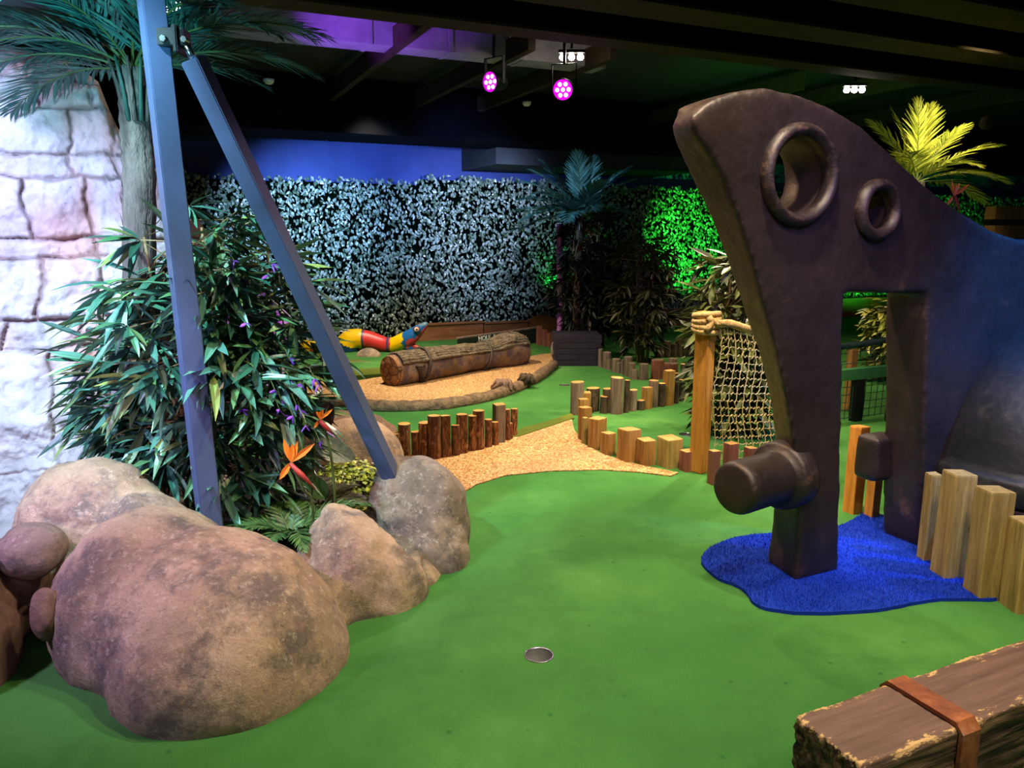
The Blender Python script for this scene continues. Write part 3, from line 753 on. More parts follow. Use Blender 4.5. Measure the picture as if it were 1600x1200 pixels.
rock('boulder', [((-.42, 3.24, -.02), (.12, .16, .16))], M['rock'], 'small low rock wedged between the middle boulder and the grey boulder', 15, amp=.03, facets=5, sm=4, voxel=.015)
rock('boulder', [((-1.78, 3.12, .16), (.36, .34, .42)), ((-1.5, 2.98, .1), (.3, .26, .38))], M['rock'], 'pale pinkish boulder at the left below the stone wall', 21, amp=.04)
rock('boulder', [((-2.04, 2.40, .14), (.33, .34, .42)), ((-2.15, 2.7, .2), (.35, .35, .45))], M['rock_brown'], 'dark sided rock cut off by the lower left corner', 27, amp=.04, facets=4)
rock('small_stone', [(tuple(V(72, 962, 2.44)), (.055, .055, .10), .3)], M['rock_brown'], 'small oval brown stone wedged left of the largest boulder', 31, voxel=.01, amp=.012)
rock('small_stone', [((-1.77, 2.66, .37), (.12, .12, .10))], M['rock_grey'], 'bluish lit rounded stone between the corner rock and the pale boulder', 35, voxel=.014, amp=.02)
rock('boulder', [((-1.02, 4.85, .08), (.32, .26, .27))], M['rock'], 'smooth tan boulder behind the yellow green groundcover', 41, amp=.02)
rock('boulder', [((-1.15, 5.35, .06), (.33, .22, .24)), ((-1.5, 5.4, .06), (.3, .2, .2))], M['rock_brown'], 'ridged pinkish rock behind the tan boulder, left of the slanted pole', 44, amp=.05, facets=3)
rock('small_stone', [(tuple(g(574, 557) + Vector((0, .05, -.01))), (.17, .12, .12))], M['rock'], 'rounded tan stone under the arching body of the snake', 47, voxel=.02, amp=.01)
sc_ = [Vector(p).to_2d().to_3d() for p in ((-1.95, 3.3, 0), (-1.5, 2.75, 0), (-.95, 2.7, 0), (-.6, 3.1, 0), (-.45, 3.6, 0), (-.75, 4.5, 0), (-1.2, 4.9, 0), (-1.9, 4.6, 0), (-2.3, 3.9, 0))]
tag(obj('planter_soil', poly(smooth_loop(sc_, 4), .10, .095), M['soil']), 'dark soil bed inside the ring of boulders', 'soil')

# ------------------------------------------------------------- stone wall at the left
WA = Vector((-1.70, 4.28, 0))
def wN(px, py): p = PL(px, py, WA, W); return ((p - WA).dot(U), p.z)
edge_px = [(-60, 55), (0, 60), (60, 72), (110, 88), (150, 118), (166, 160), (182, 195), (205, 230), (250, 262), (288, 300), (304, 330), (318, 345), (332, 360), (338, 420), (340, 600)]
EZ = [wN(*p) for p in edge_px]
def topz(s):
    for (a, b) in zip(EZ, EZ[1:]):
        if a[0] <= s <= b[0]: return a[1] + (b[1] - a[1]) * (s - a[0]) / max(b[0] - a[0], 1e-6)
    return EZ[0][1] if s < EZ[0][0] else 0
courses = [55, 115, 158, 238, 275, 372, 402, 500, 545, 720, 760, 900]
jx = [[-40, 16, 80, 150], [12, 85, 165], [-30, 120, 185, 230], [-20, 130, 200, 260], [50, 145, 205, 270], [-10, 150, 240, 300], [60, 150, 220, 290], [-10, 110, 190, 300], [64, 130, 240, 300], [40, 140, 260], [20, 120, 230], [60, 200]]
cz = [wN(30, y)[1] for y in courses]; js = [[wN(x, 400)[0] for x in r] for r in jx]
wallL = min(e[0] for e in EZ) - .9; wallR = max(e[0] for e in EZ)
mb = MB(); NX, NZ = 330, 300; grid = {}; jt = []; stn = []
zmax = cz[0] + .15
def seg(s, z):
    z2 = z + .035 * noise.noise(Vector((s * 2.2, z * 1.5, 0))) + .018 * noise.noise(Vector((s * 8, z * 4, 0))) + .006 * noise.noise(Vector((s * 30, z * 30, 0)))
    r = len(cz) - 1
    for i in range(1, len(cz)):
        if z2 > cz[i]: r = i - 1; break
    dzj = min(abs(z2 - q) for q in cz); s2 = s + .05 * noise.noise(Vector((z * 5, r * 7.3, 1))) + .012 * noise.noise(Vector((s * 25, z * 25, 4)))
    dsj = min([abs(s2 - q) for q in js[min(r, len(js) - 1)]] + [9]); k = sum(1 for q in js[min(r, len(js) - 1)] if q < s2)
    return r, k, dzj, dsj
for j in range(NZ + 1):
    for i in range(NX + 1):
        s = wallL + (wallR - wallL) * i / NX; tz = topz(s); z = (tz) * j / NZ
        r, k, dzj, dsj = seg(s, z); low = z < cz[8]
        dj = min(dzj, dsj); fade = 1.0 if z > cz[7] else max(.0, (z - .25) / max(cz[7] - .25, .1))
        rk = random.Random(r * 31 + k * 7).random()
        d = .03 * rk - (.034 * math.exp(-(dj / .009) ** 2) + .010 * math.exp(-(dj / .03) ** 2)) * fade * (.55 + .6 * abs(noise.noise(Vector((s * 5, z * 5, 8)))) * 2)
        p = Vector((s, z, 2.0)); d += .04 * fbm(p, 2.5, 3) + .022 * fbm(p, 8, 4) + .007 * fbm(p, 30, 3)
        d += .10 * max(0, 1 - z / 1.35) ** 1.0 * 3.2 * (1 + .4 * fbm(p, 1.4, 2)) * .8
        et = (tz - z); d -= .16 * math.exp(-et / .05); er = wallR - s; d -= .5 * math.exp(-er / .07)
        mb.v.append(tuple(WA + U * s - W * d + Z * z))
        jt.append(min(1, math.exp(-(dj / .007) ** 2) * fade * (.65 + .5 * noise.noise(Vector((s * 6, z * 6, 9))))))
        st_ = max(0, noise.noise(Vector((s * 2.6 + 4, z * 2.3, 5))) - .12) * 1.4 + math.exp(-(dsj / .05) ** 2) * .6 * fade * max(0, noise.noise(Vector((s * 3, z * 3, 7))) + .3)
        st_ += .9 * math.exp(-er / .10) * (1 if z > 1.7 else .5)
        stn.append(min(1, st_))
for j in range(NZ):
    for i in range(NX):
        a = j * (NX + 1) + i; mb.f.append((a, a + 1, a + NX + 2, a + NX + 1)); mb.mi.append(0)
# back of the wall: a plain closing skin
n0 = len(mb.v)
top_row = [NZ * (NX + 1) + i for i in range(NX + 1)]
for i in range(NX + 1):
    v = Vector(mb.v[top_row[i]]); mb.v.append(tuple(v + W * .45)); jt.append(0); stn.append(.3)
for i in range(NX):
    mb.f.append((top_row[i], top_row[i + 1], n0 + i + 1, n0 + i)); mb.mi.append(0)
rw = mb.build('stone_wall', M['wall'], None, True)
for nm, dat in (('joint', jt), ('stain', stn)):
    a_ = rw.data.attributes.new(nm, 'FLOAT', 'POINT'); a_.data.foreach_set('value', [max(0.0, q) for q in dat])
tag(rw, 'pale blocky artificial stone wall sloping down behind the left palm', 'stone wall')

# ------------------------------------------------------------- steel poles
P1 = g(336, 852, .1); 
def boxpole(mb, a, b, w, d, side):
    ax = (b - a).normalized(); s = (side - ax * side.dot(ax)).normalized(); t = ax.cross(s)
    mb.box((a + b) / 2, s * w / 2, t * d / 2, (b - a) / 2)
p1b = V(333, 850, 3.12); p1b.z = .09; p1t = V(236, 0, 3.12) ; dirp = (p1t - p1b) / (p1t.z - p1b.z); p1t = p1b + dirp * (CE - p1b.z)
pole = thing('steel_pole', p1b, 'tall upright grey steel box pole rising from the boulders through the bamboo', 'pole')
def bev(mb, name, m, parent):
    o = mb.build(name, m, parent); bm = bmesh.new(); bm.from_mesh(o.data)
    bmesh.ops.recalc_face_normals(bm, faces=bm.faces); bmesh.ops.bevel(bm, geom=bm.edges[:], offset=.004, segments=2, affect='EDGES'); bm.to_mesh(o.data); bm.free(); return o
mb = MB(); sd = Vector((math.cos(R(-52)), math.sin(R(-52)), 0)); boxpole(mb, p1b, p1t, .084, .084, sd); bev(mb, 'shaft', M['pole'], pole)
p1b_ = p1b
br = V(268, 62, 3.12); at1 = p1b + dirp * (br.z - p1b.z)
mb = MB(); mb.box(at1 + Vector((.075, -.01, 0)), Vector((.05, 0, 0)), Vector((0, .04, 0)), Z * .032); mb.box(at1 + Vector((.10, -.02, -.01)), Vector((.008, 0, 0)), Vector((0, .05, 0)), Z * .05)
bev(mb, 'bracket', M['black'], pole)
for dx, dy, dzz in ((.13, -.05, -.012), (.055, -.056, -.01)):
    mb = MB(); cc = at1 + Vector((dx, dy, dzz)); mb.lathe([(.0001, .012), (.012, .012), (.013, .0), (.013, -.02)], cc, Vector((0, -1, 0)), 6); mb.build('bolt', M['steel'], pole)
t2 = V(302, 92, 3.08); b2 = V(598, 716, 3.55); 
pole2 = thing('slanted_steel_pole', b2, 'slanted grey steel brace leaning from the upright pole down to the grey boulder', 'pole')
mb = MB(); b2e = b2 + (b2 - t2).normalized() * .14; boxpole(mb, b2e, t2, .078, .066, Vector((.85, -.35, .3))); bev(mb, 'shaft', M['pole'], pole2)
mb = MB(); mb.tube([t2, at1 + Vector((.12, -.03, -.01))], .014, 8); mb.build('pivot_rod', M['steel'], pole2, True)

# ------------------------------------------------------------- plants
def lance(mb, c, d, n, L, w, bend=.25, k=5, fold=.35):
    """one lanceolate leaf from c along d, face normal n, bending against n"""
    s = d.cross(n).normalized(); b = len(mb.v); prof = [0.12, .75, 1, .72, .02] if k == 5 else [.3, 1, .05]
    m = len(prof)
    for i, q in enumerate(prof):
        t = i / (m - 1); p = c + d * L * t - n * L * bend * t * t
        mb.v += [tuple(p + s * w * q), tuple(p - n * w * fold * q), tuple(p - s * w * q)]
    for i in range(m - 1):
        a = b + i * 3
        mb.f += [(a, a + 1, a + 4, a + 3), (a + 1, a + 2, a + 5, a + 4)]; mb.mi += [mb.m] * 2
def bamboo(name, label, base, cz_, rx, ry, rz, ncl, leaf, mat, canes, seed, cat='bush', group=None, leafw=.09, per=7, hollow=.45, canemat='cane'):
    rd = random.Random(seed); o = thing(name, base, label, cat, group)
    top = cz_ + rz; cs = []
    for i in range(canes):
        a = rd.uniform(0, 2 * PI); r = rd.uniform(.05, .3); b = base + Vector((math.cos(a) * rx * r, math.sin(a) * ry * r, 0)); b.z = base.z - .02
        t = base + Vector((math.cos(a) * rx * (r + .3), math.sin(a) * ry * (r + .3), 0)); t.z = rd.uniform(cz_, top - rz * .12)
        mid = b.lerp(t, .5) + Vector((rd.uniform(-.03, .03), rd.uniform(-.03, .03), 0)); pts = smooth_line([b, mid, t], 5); cs.append(pts)
        mb = MB(); mb.tube(pts, [.012 * (1 - .5 * k / len(pts)) * max(1, rz) for k in range(len(pts))], 6); mb.build('cane', M[canemat], o, True)
    tw = MB(); mb = MB()
    for i in range(ncl):
        while True:
            u = Vector((rd.uniform(-1, 1), rd.uniform(-1, 1), rd.uniform(-1, 1)))
            if hollow < u.length < 1: break
        sh = 1 + .22 * noise.noise(u * 2.3 + Vector((seed, 0, 0)))
        c = Vector((base.x + u.x * rx * sh, base.y + u.y * ry * sh, cz_ + u.z * rz * sh))
        if c.z < base.z + .04: c.z = base.z + .04 + rd.random() * .1
        pts = rd.choice(cs); q = min(pts, key=lambda p: abs(p.z - (c.z - .08)))
        mid = q.lerp(c, .5) + Z * .04
        tw.tube([q, mid, c], .0028 * max(1, rz), 3, False)
        out = (c - q); out.z *= .4; out = out.normalized() if out.length > 1e-4 else Vector((1, 0, 0))
        for k in range(per):
            a = rd.uniform(-1.25, 1.25); dd = Matrix.Rotation(a, 3, 'Z') @ out; dd.z = rd.uniform(-.75, .55); dd.normalize()
            n = (Z + Vector((rd.uniform(-.7, .7), rd.uniform(-.7, .7), 0))).normalized(); n = (n - dd * n.dot(dd)).normalized()
            L = leaf * rd.uniform(.6, 1.15)
            lance(mb, c + dd * .01, dd, n, L, L * leafw, rd.uniform(.1, .5))
    tw.build('twigs', M[canemat], o); mb.build('foliage', M[mat], o)
    return o
bamboo('bamboo_plant', 'big bushy bamboo with long blue green leaves inside the boulder ring', Vector((-1.46, 3.60, .1)), .90, .56, .40, .74, 330, .225, 'bamboo', 9, 11, 'bamboo plant', leafw=.085, per=8, hollow=.35)
# purple blossoms hanging through the right side of the bamboo
pf = thing('purple_flowers', V(470, 610, 3.3), 'scattered purple blossoms drooping at the right edge of the big bamboo', 'flowers')
mb = MB(); rd = random.Random(4); tw = MB()
for px, py in ((367, 622), (378, 640), (452, 590), (470, 600), (463, 632), (458, 650), (452, 560), (430, 610), (492, 592), (497, 600), (437, 640), (425, 412), (366, 408), (418, 430), (470, 640), (385, 505), (440, 625), (500, 690), (478, 665)):
    c = V(px, py, 3.22 + rd.uniform(-.05, .1))
    tw.tube([c + Vector((-.08, .12, .04)), c + Vector((-.03, .04, .04)), c], .002, 3, False)
    for k in range(3):
        dd = Vector((rd.uniform(-.4, .8), rd.uniform(-.5, .2), rd.uniform(-1, .1))).normalized(); n = dd.orthogonal().normalized(); lance(mb, c, dd, n, rd.uniform(.025, .045), .006, .2)
mb.build('blossoms', M['purpleleaf'], pf); tw.build('stems', M['rachis'], pf)
CE_C = V(915, 572, 10.0)
bamboo('bamboo_plant', 'tall almost black bamboo clump left of the khaki bamboo in the middle distance', V(915, 560, 9.9) * 1 - Z * V(915, 560, 9.9).z, 1.05, .44, .35, .88, 230, .19, 'darkleaf', 7, 12, 'bamboo plant', 'bamboo clumps in the middle distance', .12, 8, .2)
bamboo('bamboo_plant', 'khaki lit bamboo clump behind the grey brown posts in the middle distance', V(1003, 570, 9.3) * 1 - Z * V(1003, 570, 9.3).z, .86, .38, .33, .74, 230, .17, 'khaki', 8, 13, 'bamboo plant', 'bamboo clumps in the middle distance', .12, 8, .25)
b_ = G(1165, 690); bamboo('leafy_bush', 'olive leafy bush growing behind the rope net', b_ + Vector((0, .25, 0)), .74, .38, .28, .74, 230, .19, 'olive', 6, 14, 'bush', None, .13, 8, .2)
b_ = G(1362, 600); bamboo('leafy_bush', 'bright yellow green bush seen through the slot of the bronze sculpture', b_ + Vector((.36, .2, 0)), .52, .40, .3, .44, 110, .2, 'yellowleaf', 4, 15, 'bush', None, .13, 7, .2)
# small low foliage in the ring
def cover(px, label, mat, zc, Y0, rx, ry, rz, n, L, seed, name='groundcover'):
    rd = random.Random(seed); c0 = V(px[0], px[1], Y0); o = thing(name, Vector((c0.x, c0.y, .09)), label, 'ground cover'); mb = MB()
    for i in range(n):
        u = Vector((rd.gauss(0, 1), rd.gauss(0, 1), abs(rd.gauss(0, 1)))).normalized(); u *= rd.uniform(.6, 1)
        c = Vector((c0.x + u.x * rx, c0.y + u.y * ry, .08 + u.z * rz)); nn = (u + Vector((0, 0, .6))).normalized(); d = nn.orthogonal(); d = Matrix.Rotation(rd.uniform(0, 6.28), 3, nn) @ d.normalized()
        leaf_quad(mb, c, d, nn, L * rd.uniform(.7, 1.2), L * .42)
    mb.build('foliage', M[mat], o)
    mb = MB()
    for k in range(14):
        a = k * .45; mb.tube([Vector((c0.x, c0.y, .09)), Vector((c0.x + math.cos(a) * rx * .6, c0.y + math.sin(a) * ry * .6, .09 + rz * .6))], .004, 4)
    mb.build('stems', M['rachis'], o)
cover((545, 760), 'low yellow green groundcover left of the grey boulder', 'lime_cover', 0, 4.0, .24, .38, .24, 1100, .035, 5)
cover((470, 790), 'dark leafy undergrowth at the right foot of the big bamboo', 'darkcover', 0, 3.5, .26, .22, .08, 200, .05, 6)
def frond(o, base, d, L, droop, ll, n, mat, seed, w=.010, name='frond', ang=55, curl=0.0):
    rd = random.Random(seed); K = 12; pts = []; p = Vector(base); dd = Vector(d).normalized()
    for i in range(K + 1):
        pts.append(p.copy()); p = p + dd * L / K; dd = (dd - Z * droop / K).normalized()
    f = MB(); f.tube(pts, [max(.0015, .009 * L * (1 - .85 * i / K)) for i in range(K + 1)], 5)
    f.m = 1
    for i in range(n):
        t = .14 + .85 * i / (n - 1); x = t * K; a = min(int(x), K - 1); q = pts[a].lerp(pts[a + 1], x - a); ax = (pts[a + 1] - pts[a]).normalized()
        s = ax.cross(Z); s = s.normalized() if s.length > .05 else Vector((1, 0, 0)); up = s.cross(ax).normalized()
        l = ll * (.35 + 1.0 * math.sin(PI * min(1, t * .9 + .12)) ** .8)
        for sg in (-1, 1):
            th = R(ang - 28 * t + rd.uniform(-6, 6)); ld = (ax * math.cos(th) + s * sg * math.sin(th) + up * (.18 + rd.uniform(-.12, .12)) - Z * curl).normalized()
            nn = (up - ld * up.dot(ld)).normalized(); lance(f, q, ld, nn, l * rd.uniform(.88, 1.08), w, .22, 3, .2)
    return f.build(name, [M['rachis'], M[mat]], o)
def trunk(o, pts, rs, m='trunk', name='trunk'):
    pts = smooth_line(pts, 8); k = len(pts); r = [rs[0] + (rs[1] - rs[0]) * i / (k - 1) + .006 * (i % 2) for i in range(k)]
    mb = MB(); mb.tube(pts, r, 14)
    rd = random.Random(2); mb2 = MB()
    for i in range(110):
        t = rd.random(); p = pts[int(t * (k - 1))]; a = rd.uniform(0, 6.28); rr = rs[0] + (rs[1] - rs[0]) * t; b = p + Vector((math.cos(a), math.sin(a), 0)) * rr * .95
        mb2.quad(b, b + Vector((-math.sin(a), math.cos(a), 0)) * rr * .25, b + Vector((math.cos(a), math.sin(a), 0)) * rr * .22 + Z * rr * 1.1)
    tr = mb.build(name, M[m], o, True); mb2.build('trunk_fibre', M[m], tr)['kind'] = 'stuff'
    return tr
crown = V(208, 112, 3.72)
pt = V(222, 600, 3.75); pt.z = .05
lp = thing('palm_tree', pt, 'tall artificial palm with dark blue green fronds in front of the stone wall', 'palm tree')
tb_ = V(214, 235, 3.74)
trunk(lp, [pt, Vector((pt.x - .0, pt.y, .9)), V(218, 300, 3.75), V(212, 200, 3.74), crown + Z * .02], [.078, .062])
for i, (a, e, L, dr_) in enumerate(((182, 40, .95, 1.5), (205, 34, .95, 1.4), (165, 46, 1.0, 1.5), (178, 58, 1.1, 1.5), (215, 50, 1.0, 1.6), (190, 22, .85, 1.2), (170, 12, .7, 1.0), (225, 30, .8, 1.5), (150, 30, .9, 1.4), (198, 66, 1.0, 1.3), (120, 60, .8, 1.6), (75, 58, .8, 1.6), (30, 48, .95, 1.4), (2, 38, .95, 1.15), (-22, 32, .9, 1.1), (-38, 42, .85, 1.3), (-60, 50, .8, 1.6), (-110, 60, .7, 1.6), (12, 58, .95, 1.3), (-8, 12, .62, .7), (250, 52, .75, 1.8), (5, 24, .85, .95), (-15, 48, 1.0, 1.3))):
    d = Vector((math.cos(R(a)) * math.cos(R(e)), math.sin(R(a)) * math.cos(R(e)), math.sin(R(e))))
    frond(lp, crown, d, L, dr_, .20, 52, 'palm', i, .0075)
for i in range(12):                                   # leaf bases round the crown shaft
    a = i * .55; mb = MB(); b = crown - Z * .22 + Vector((math.cos(a), math.sin(a), 0)) * .05
    mb.tube([b, b + Z * .14 + Vector((math.cos(a), math.sin(a), 0)) * .02, b + Z * .27 + Vector((math.cos(a), math.sin(a), 0)) * .05], [.012, .010, .006], 5); mb.build('leaf_base', M['trunk'] if i % 2 else M['palmbase'], lp, True)
cr = V(907, 338, 9.75); pb = Vector((cr.x - .05, cr.y, 0))
mp = thing('palm_tree', pb, 'distant palm with blue green fronds above the two bamboo clumps', 'palm tree')
trunk(mp, [pb, Vector((cr.x - .02, cr.y, 1.0)), cr], [.05, .04], 'bark_dark')
for i, (a, e, L, dr_) in enumerate(((180, 58, .85, .9), (170, 36, .85, .9), (200, 22, .8, 1.0), (150, 62, .9, .7), (215, 44, .8, 1.1), (100, 80, .8, .5), (60, 72, .8, .6), (10, 56, .9, .7), (5, 38, .85, .6), (-20, 18, .75, .7), (10, 6, .9, .6), (-40, 30, .7, 1.1), (-80, 40, .6, 1.4), (190, 6, .8, .7), (130, 30, .8, 1.0), (-110, 24, .6, 1.2), (350, 48, .8, .7), (184, 46, .9, .8), (176, 20, .85, .6), (-60, 60, .6, 1.0))):
    d = Vector((math.cos(R(a)) * math.cos(R(e)), math.sin(R(a)) * math.cos(R(e)), math.sin(R(e))))
    frond(mp, cr, d, L, dr_, .20, 40, 'palm_mid', i + 40, .013)
q = V(874, 350, 10.0); q0 = Vector((q.x + .03, q.y, 0))
st_ = thing('slender_trunk', q0, 'slender palm stem, mauve light painted into its colour, beside the dark bamboo clump', 'palm stem')
trunk(st_, [q0, Vector((q.x + .02, q.y, .8)), q], [.042, .036], 'trunk_mauve_light', 'stem')
cr = V(1432, 285, 6.2); pb = Vector((cr.x, cr.y, 0))
rp = thing('palm_tree', pb, 'yellow green lit palm rising behind the bronze sculpture at the right', 'palm tree')
trunk(rp, [pb, Vector((cr.x, cr.y, 1.0)), cr], [.07, .06])
for i, (a, e, L, dr_) in enumerate(((175, 62, .62, .8), (150, 74, .60, .6), (110, 86, .62, .4), (45, 80, .60, .5), (15, 60, .62, .8), (0, 42, .70, .8), (-15, 22, .66, .9), (5, 8, .62, .9), (195, 40, .55, 1.1), (230, 50, .5, 1.3), (-60, 40, .5, 1.2), (90, 45, .6, 1.1))):
    d = Vector((math.cos(R(a)) * math.cos(R(e)), math.sin(R(a)) * math.cos(R(e)), math.sin(R(e))))
    frond(rp, cr, d, L, dr_, .15, 34, 'palm_lime', i + 80, .0085)
# fern
for k, (px, py, Y_, lb, nfr, L) in enumerate(((455, 815, 3.25, 'dark green fern behind the largest boulder', 11, .36), (497, 772, 3.6, 'pale olive fern beside the yellow green groundcover', 9, .30))):
    c = V(px, py, Y_); c.z = .17; o = thing('fern', c, lb, 'fern', 'ferns inside the boulder ring')
    for i in range(nfr):
        a = 6.28 * i / nfr + k; frond(o, c, Vector((math.cos(a), math.sin(a), 1.1)), L * (1 + .2 * math.sin(i * 2.1)), 1.5, .065, 34, 'fern' if k == 0 else 'yellowleaf' if 0 else 'khaki', i + 100 + 9 * k, .0065)
# birds of paradise
def bird_flower(px, py, Y_, L, lean, label, seed, foot=None):
    c = V(px, py, Y_); o = thing('flower', Vector((c.x, c.y, .1)) if foot is None else foot, label, 'flower'); rd = random.Random(seed)
    mb = MB(); f = foot or Vector((c.x + lean * .6, c.y + .08, .1)); mb.tube(smooth_line([f, f.lerp(c, .55) + Vector((lean * .5, 0, .02)), c + Vector((lean * .5, 0, -L * 1.15)), c], 5), .007, 6); mb.build('stem', M['rachis'], o, True)
    mb = MB(); mb.tube([c + Vector((lean * 1.1, -.01, -L * 1.1)), c + Vector((lean * .5, -.02, -L * .45)), c + Vector((0, -.02, 0))], [.002, .012, .009], 6); mb.build('bract', M['redstem'], o, True)
    for dx, dz, l in ((-.25, 1, 1.0), (.35, 1.0, .9), (.95, .75, 1.25), (.1, .75, .8), (-.7, -1.0, .9)):
        mb = MB(); d = Vector((dx, -.15, dz)).normalized(); n = Vector((0, -1, 0)) - d * (-d.y); lance(mb, c, d, n.normalized(), L * l, L * .13, .12); mb.build('petal', M['orange'], o)
bird_flower(455, 722, 3.12, .105, .09, 'bright orange pointed flower at the right foot of the big bamboo', 1)
bird_flower(500, 655, 3.35, .06, .05, 'small orange flower held against a dark leaf, right edge of the bamboo', 2)
bird_flower(1490, 306, 5.4, .10, .04, 'single orange beak shaped flower above the slope of the bronze sculpture', 3, foot=V(1478, 330, 5.9))
def bigleaf(px, py, Y_, d, L, w, m, label, foot):
    c = V(px, py, Y_); o = thing('broad_leaf', foot, label, 'leaf'); d = Vector(d).normalized(); n = Vector((0, -1, .25)); n = (n - d * n.dot(d)).normalized(); s = d.cross(n)
    mb = MB(); K = 12; L_, C_, R_ = [], [], []
    for i in range(K + 1):
        t = i / K; q = math.sin(PI * min(1, t * .96 + .02)) ** .7 * w; p = c + d * L * t - n * L * .15 * t * t; L_.append(p + s * q + n * q * .2); C_.append(p); R_.append(p - s * q + n * q * .2)
    mb.strip(L_, C_); mb.strip(C_, R_); mb.build('leaf_blade', M[m], o, True)
    mb = MB(); mb.tube([foot, foot.lerp(c, .6), c, c + d * L * .9], [.006, .005, .004, .001], 5); mb.build('leaf_stem', M['rachis'], o, True)
bigleaf(490, 690, 3.55, (1, 0, -.45), .21, .055, 'variegated', 'broad white and green variegated leaf beside the bamboo', Vector((-1.0, 3.6, .1)))
bigleaf(494, 680, 3.45, (.45, 0, 1), .17, .05, 'darkred', 'dark almost black broad leaf behind the small orange flower', Vector((-.98, 3.5, .1)))
bigleaf(485, 745, 3.5, (.5, 0, -.9), .13, .05, 'fern', 'broad green leaf below the variegated leaf', Vector((-.98, 3.55, .1)))
# dark planter box in the middle distance
f0 = G(866, 572); f1 = G(940, 572)
mb = MB(); dv = (f1 - f0); dl = dv.length; du = dv.normalized(); dn = Vector((-du.y, du.x, 0)); hh = V(900, 526, f0.y).z
for k in range(5): mb.box((f0 + f1) / 2 + dn * .3 + Z * (hh * (k + .5) / 5), du * (dl / 2 - .01 * (k % 2)), dn * .3, Z * hh * .47 / 5)
tag(mb.build('planter_box', M['darkbox']), 'dark purplish boarded planter box at the foot of the dark bamboo', 'planter')
rock('small_stone', [(tuple(G(868, 562) + Z * .14), (.07, .07, .12))], M['rock_grey'], 'pale knobbly stone at the left corner of the dark planter box', 51, voxel=.012, amp=.015)
# curb of the pebble island
cv = smooth_line([G(a, b, .03) for a, b in ((440, 622), (520, 631), (600, 636), (680, 634), (735, 626), (778, 616), (815, 602), (842, 588), (866, 570))], 8)
mb = MB(); mb.tube(cv, [.062 + .012 * noise.noise(p * 4) for p in cv], 10)
o = mb.build('log_kerb', simple('driftwood', '#4c3a2c', '#8a7054', 16, .85, bump=1, bs=20, bd=.03), None, True); tag(o, 'long low driftwood coloured kerb curving along the front of the pebble strip', 'kerb')
for v in o.data.vertices: v.co += Vector(v.normal) * .012 * noise.noise(v.co * 14)
for px, py, s_, lb, sd_ in ((786, 603, .12, 'larger knotted root lump on the kerb of the pebble strip', 3), (822, 594, .09, 'smaller knotted root lump on the right part of the kerb', 6)):
    c = G(px, py, .08); mb = MB()
    for k in range(7):
        a = k * .9; mb.tube([c + Vector((math.cos(a) * s_, math.sin(a) * s_ * .8, -.03)), c + Vector((math.cos(a + .8) * s_ * .5, math.sin(a + .8) * s_ * .5, .04)), c + Vector((math.cos(a + 2.4) * s_ * .9, math.sin(a + 2.4) * s_ * .7, 0.0))], [.02, .032, .016], 7)
    tag(mb.build('root_knot', M['bark_dark'] if s_ < .1 else M['rock_brown'], None, True), lb, 'root', 'knotted roots on the kerb')

# ------------------------------------------------------------- hollow log
la = G(614, 601, .03); lb_ = G(812, 566, .03); ax = (lb_ - la); LL = ax.length; ax.normalize(); side = Vector((-ax.y, ax.x, 0)); r0 = .165
lg = thing('hollow_log', la, 'big banded log with cracked sawn end and bark top on pebble strip', 'log')
def logpt(s, a, r): return la + ax * s + (side * math.cos(a) + Z * math.sin(a)) * r + Z * (r0 * .97 - .015)
def shell(a0, a1, s0, s1, rf, na=28, ns=60):
    mb = MB(); rows = []
    for i in range(ns + 1):
        s = s0 + (s1 - s0) * i / ns; rows.append([logpt(s, a0 + (a1 - a0) * j / na, rf(s, a0 + (a1 - a0) * j / na)) for j in range(na + 1)])
    for i in range(ns): mb.strip(rows[i], rows[i + 1])
    return mb, rows
def lumps(s):
    K = [(0, 1.0), (.3, 1.0), (.5, .90), (.66, .86), (.76, .95), (.86, 1.25), (.95, 1.22), (1.0, 1.08), (1.1, 1.0)]; t = s / LL
    for (a, u), (b, v) in zip(K, K[1:]):
        if t <= b: return u + (v - u) * max(0, (t - a)) / (b - a)
    return 1
mb, rows = shell(0, 2 * PI, 0, LL, lambda s, a: r0 * lumps(s) * (1 + .06 * noise.noise(Vector((s * 3, math.cos(a), math.sin(a))))))
M['logwood'] = rockmat('carved_log_wood', [(.35, '#5c4a40'), (.5, '#8a6c48'), (.62, '#8c7c74'), (.75, '#a08870')], '#48425a', '#9a9098', 1.6, .8)
mb.quad(*rows[-1][:-1]); mb.build('log_body', M['logwood'], lg, True)
mb, rows = shell(.25 * PI * .55, PI * .86, .02, LL * 1.0, lambda s, a: r0 * lumps(s) * (1.10 + .03 * math.sin(a * 34 + 5 * noise.noise(Vector((s * 2, a, 0)))) + .16 * noise.noise(Vector((s * 5.5, a * 2, 4)))), 60, 90)
o = mb.build('bark_cover', simple('grey_bark', '#3c3228', '#8a7a62', 20, .9, bump=1, bs=24, bd=.03), lg, True)
sol = o.modifiers.new('t', 'SOLIDIFY'); sol.thickness = .02
mb = MB(); n = 28
ring = [logpt(.0, 2 * PI * j / n, r0 * lumps(0) * (1 + .06 * noise.noise(Vector((0, math.cos(2 * PI * j / n), math.sin(2 * PI * j / n)))))) for j in range(n)]
m_ = sum(ring, Vector()) / n
r2 = [m_ + (p - m_) * .92 - ax * .04 for p in ring]; r3 = [m_ + (p - m_) * .55 - ax * .055 for p in ring]
for a, b in ((ring, r2), (r2, r3)): mb.strip(a + a[:1], b + b[:1])
for j in range(n): mb.quad(r3[j], r3[(j + 1) % n], m_ - ax * .035)
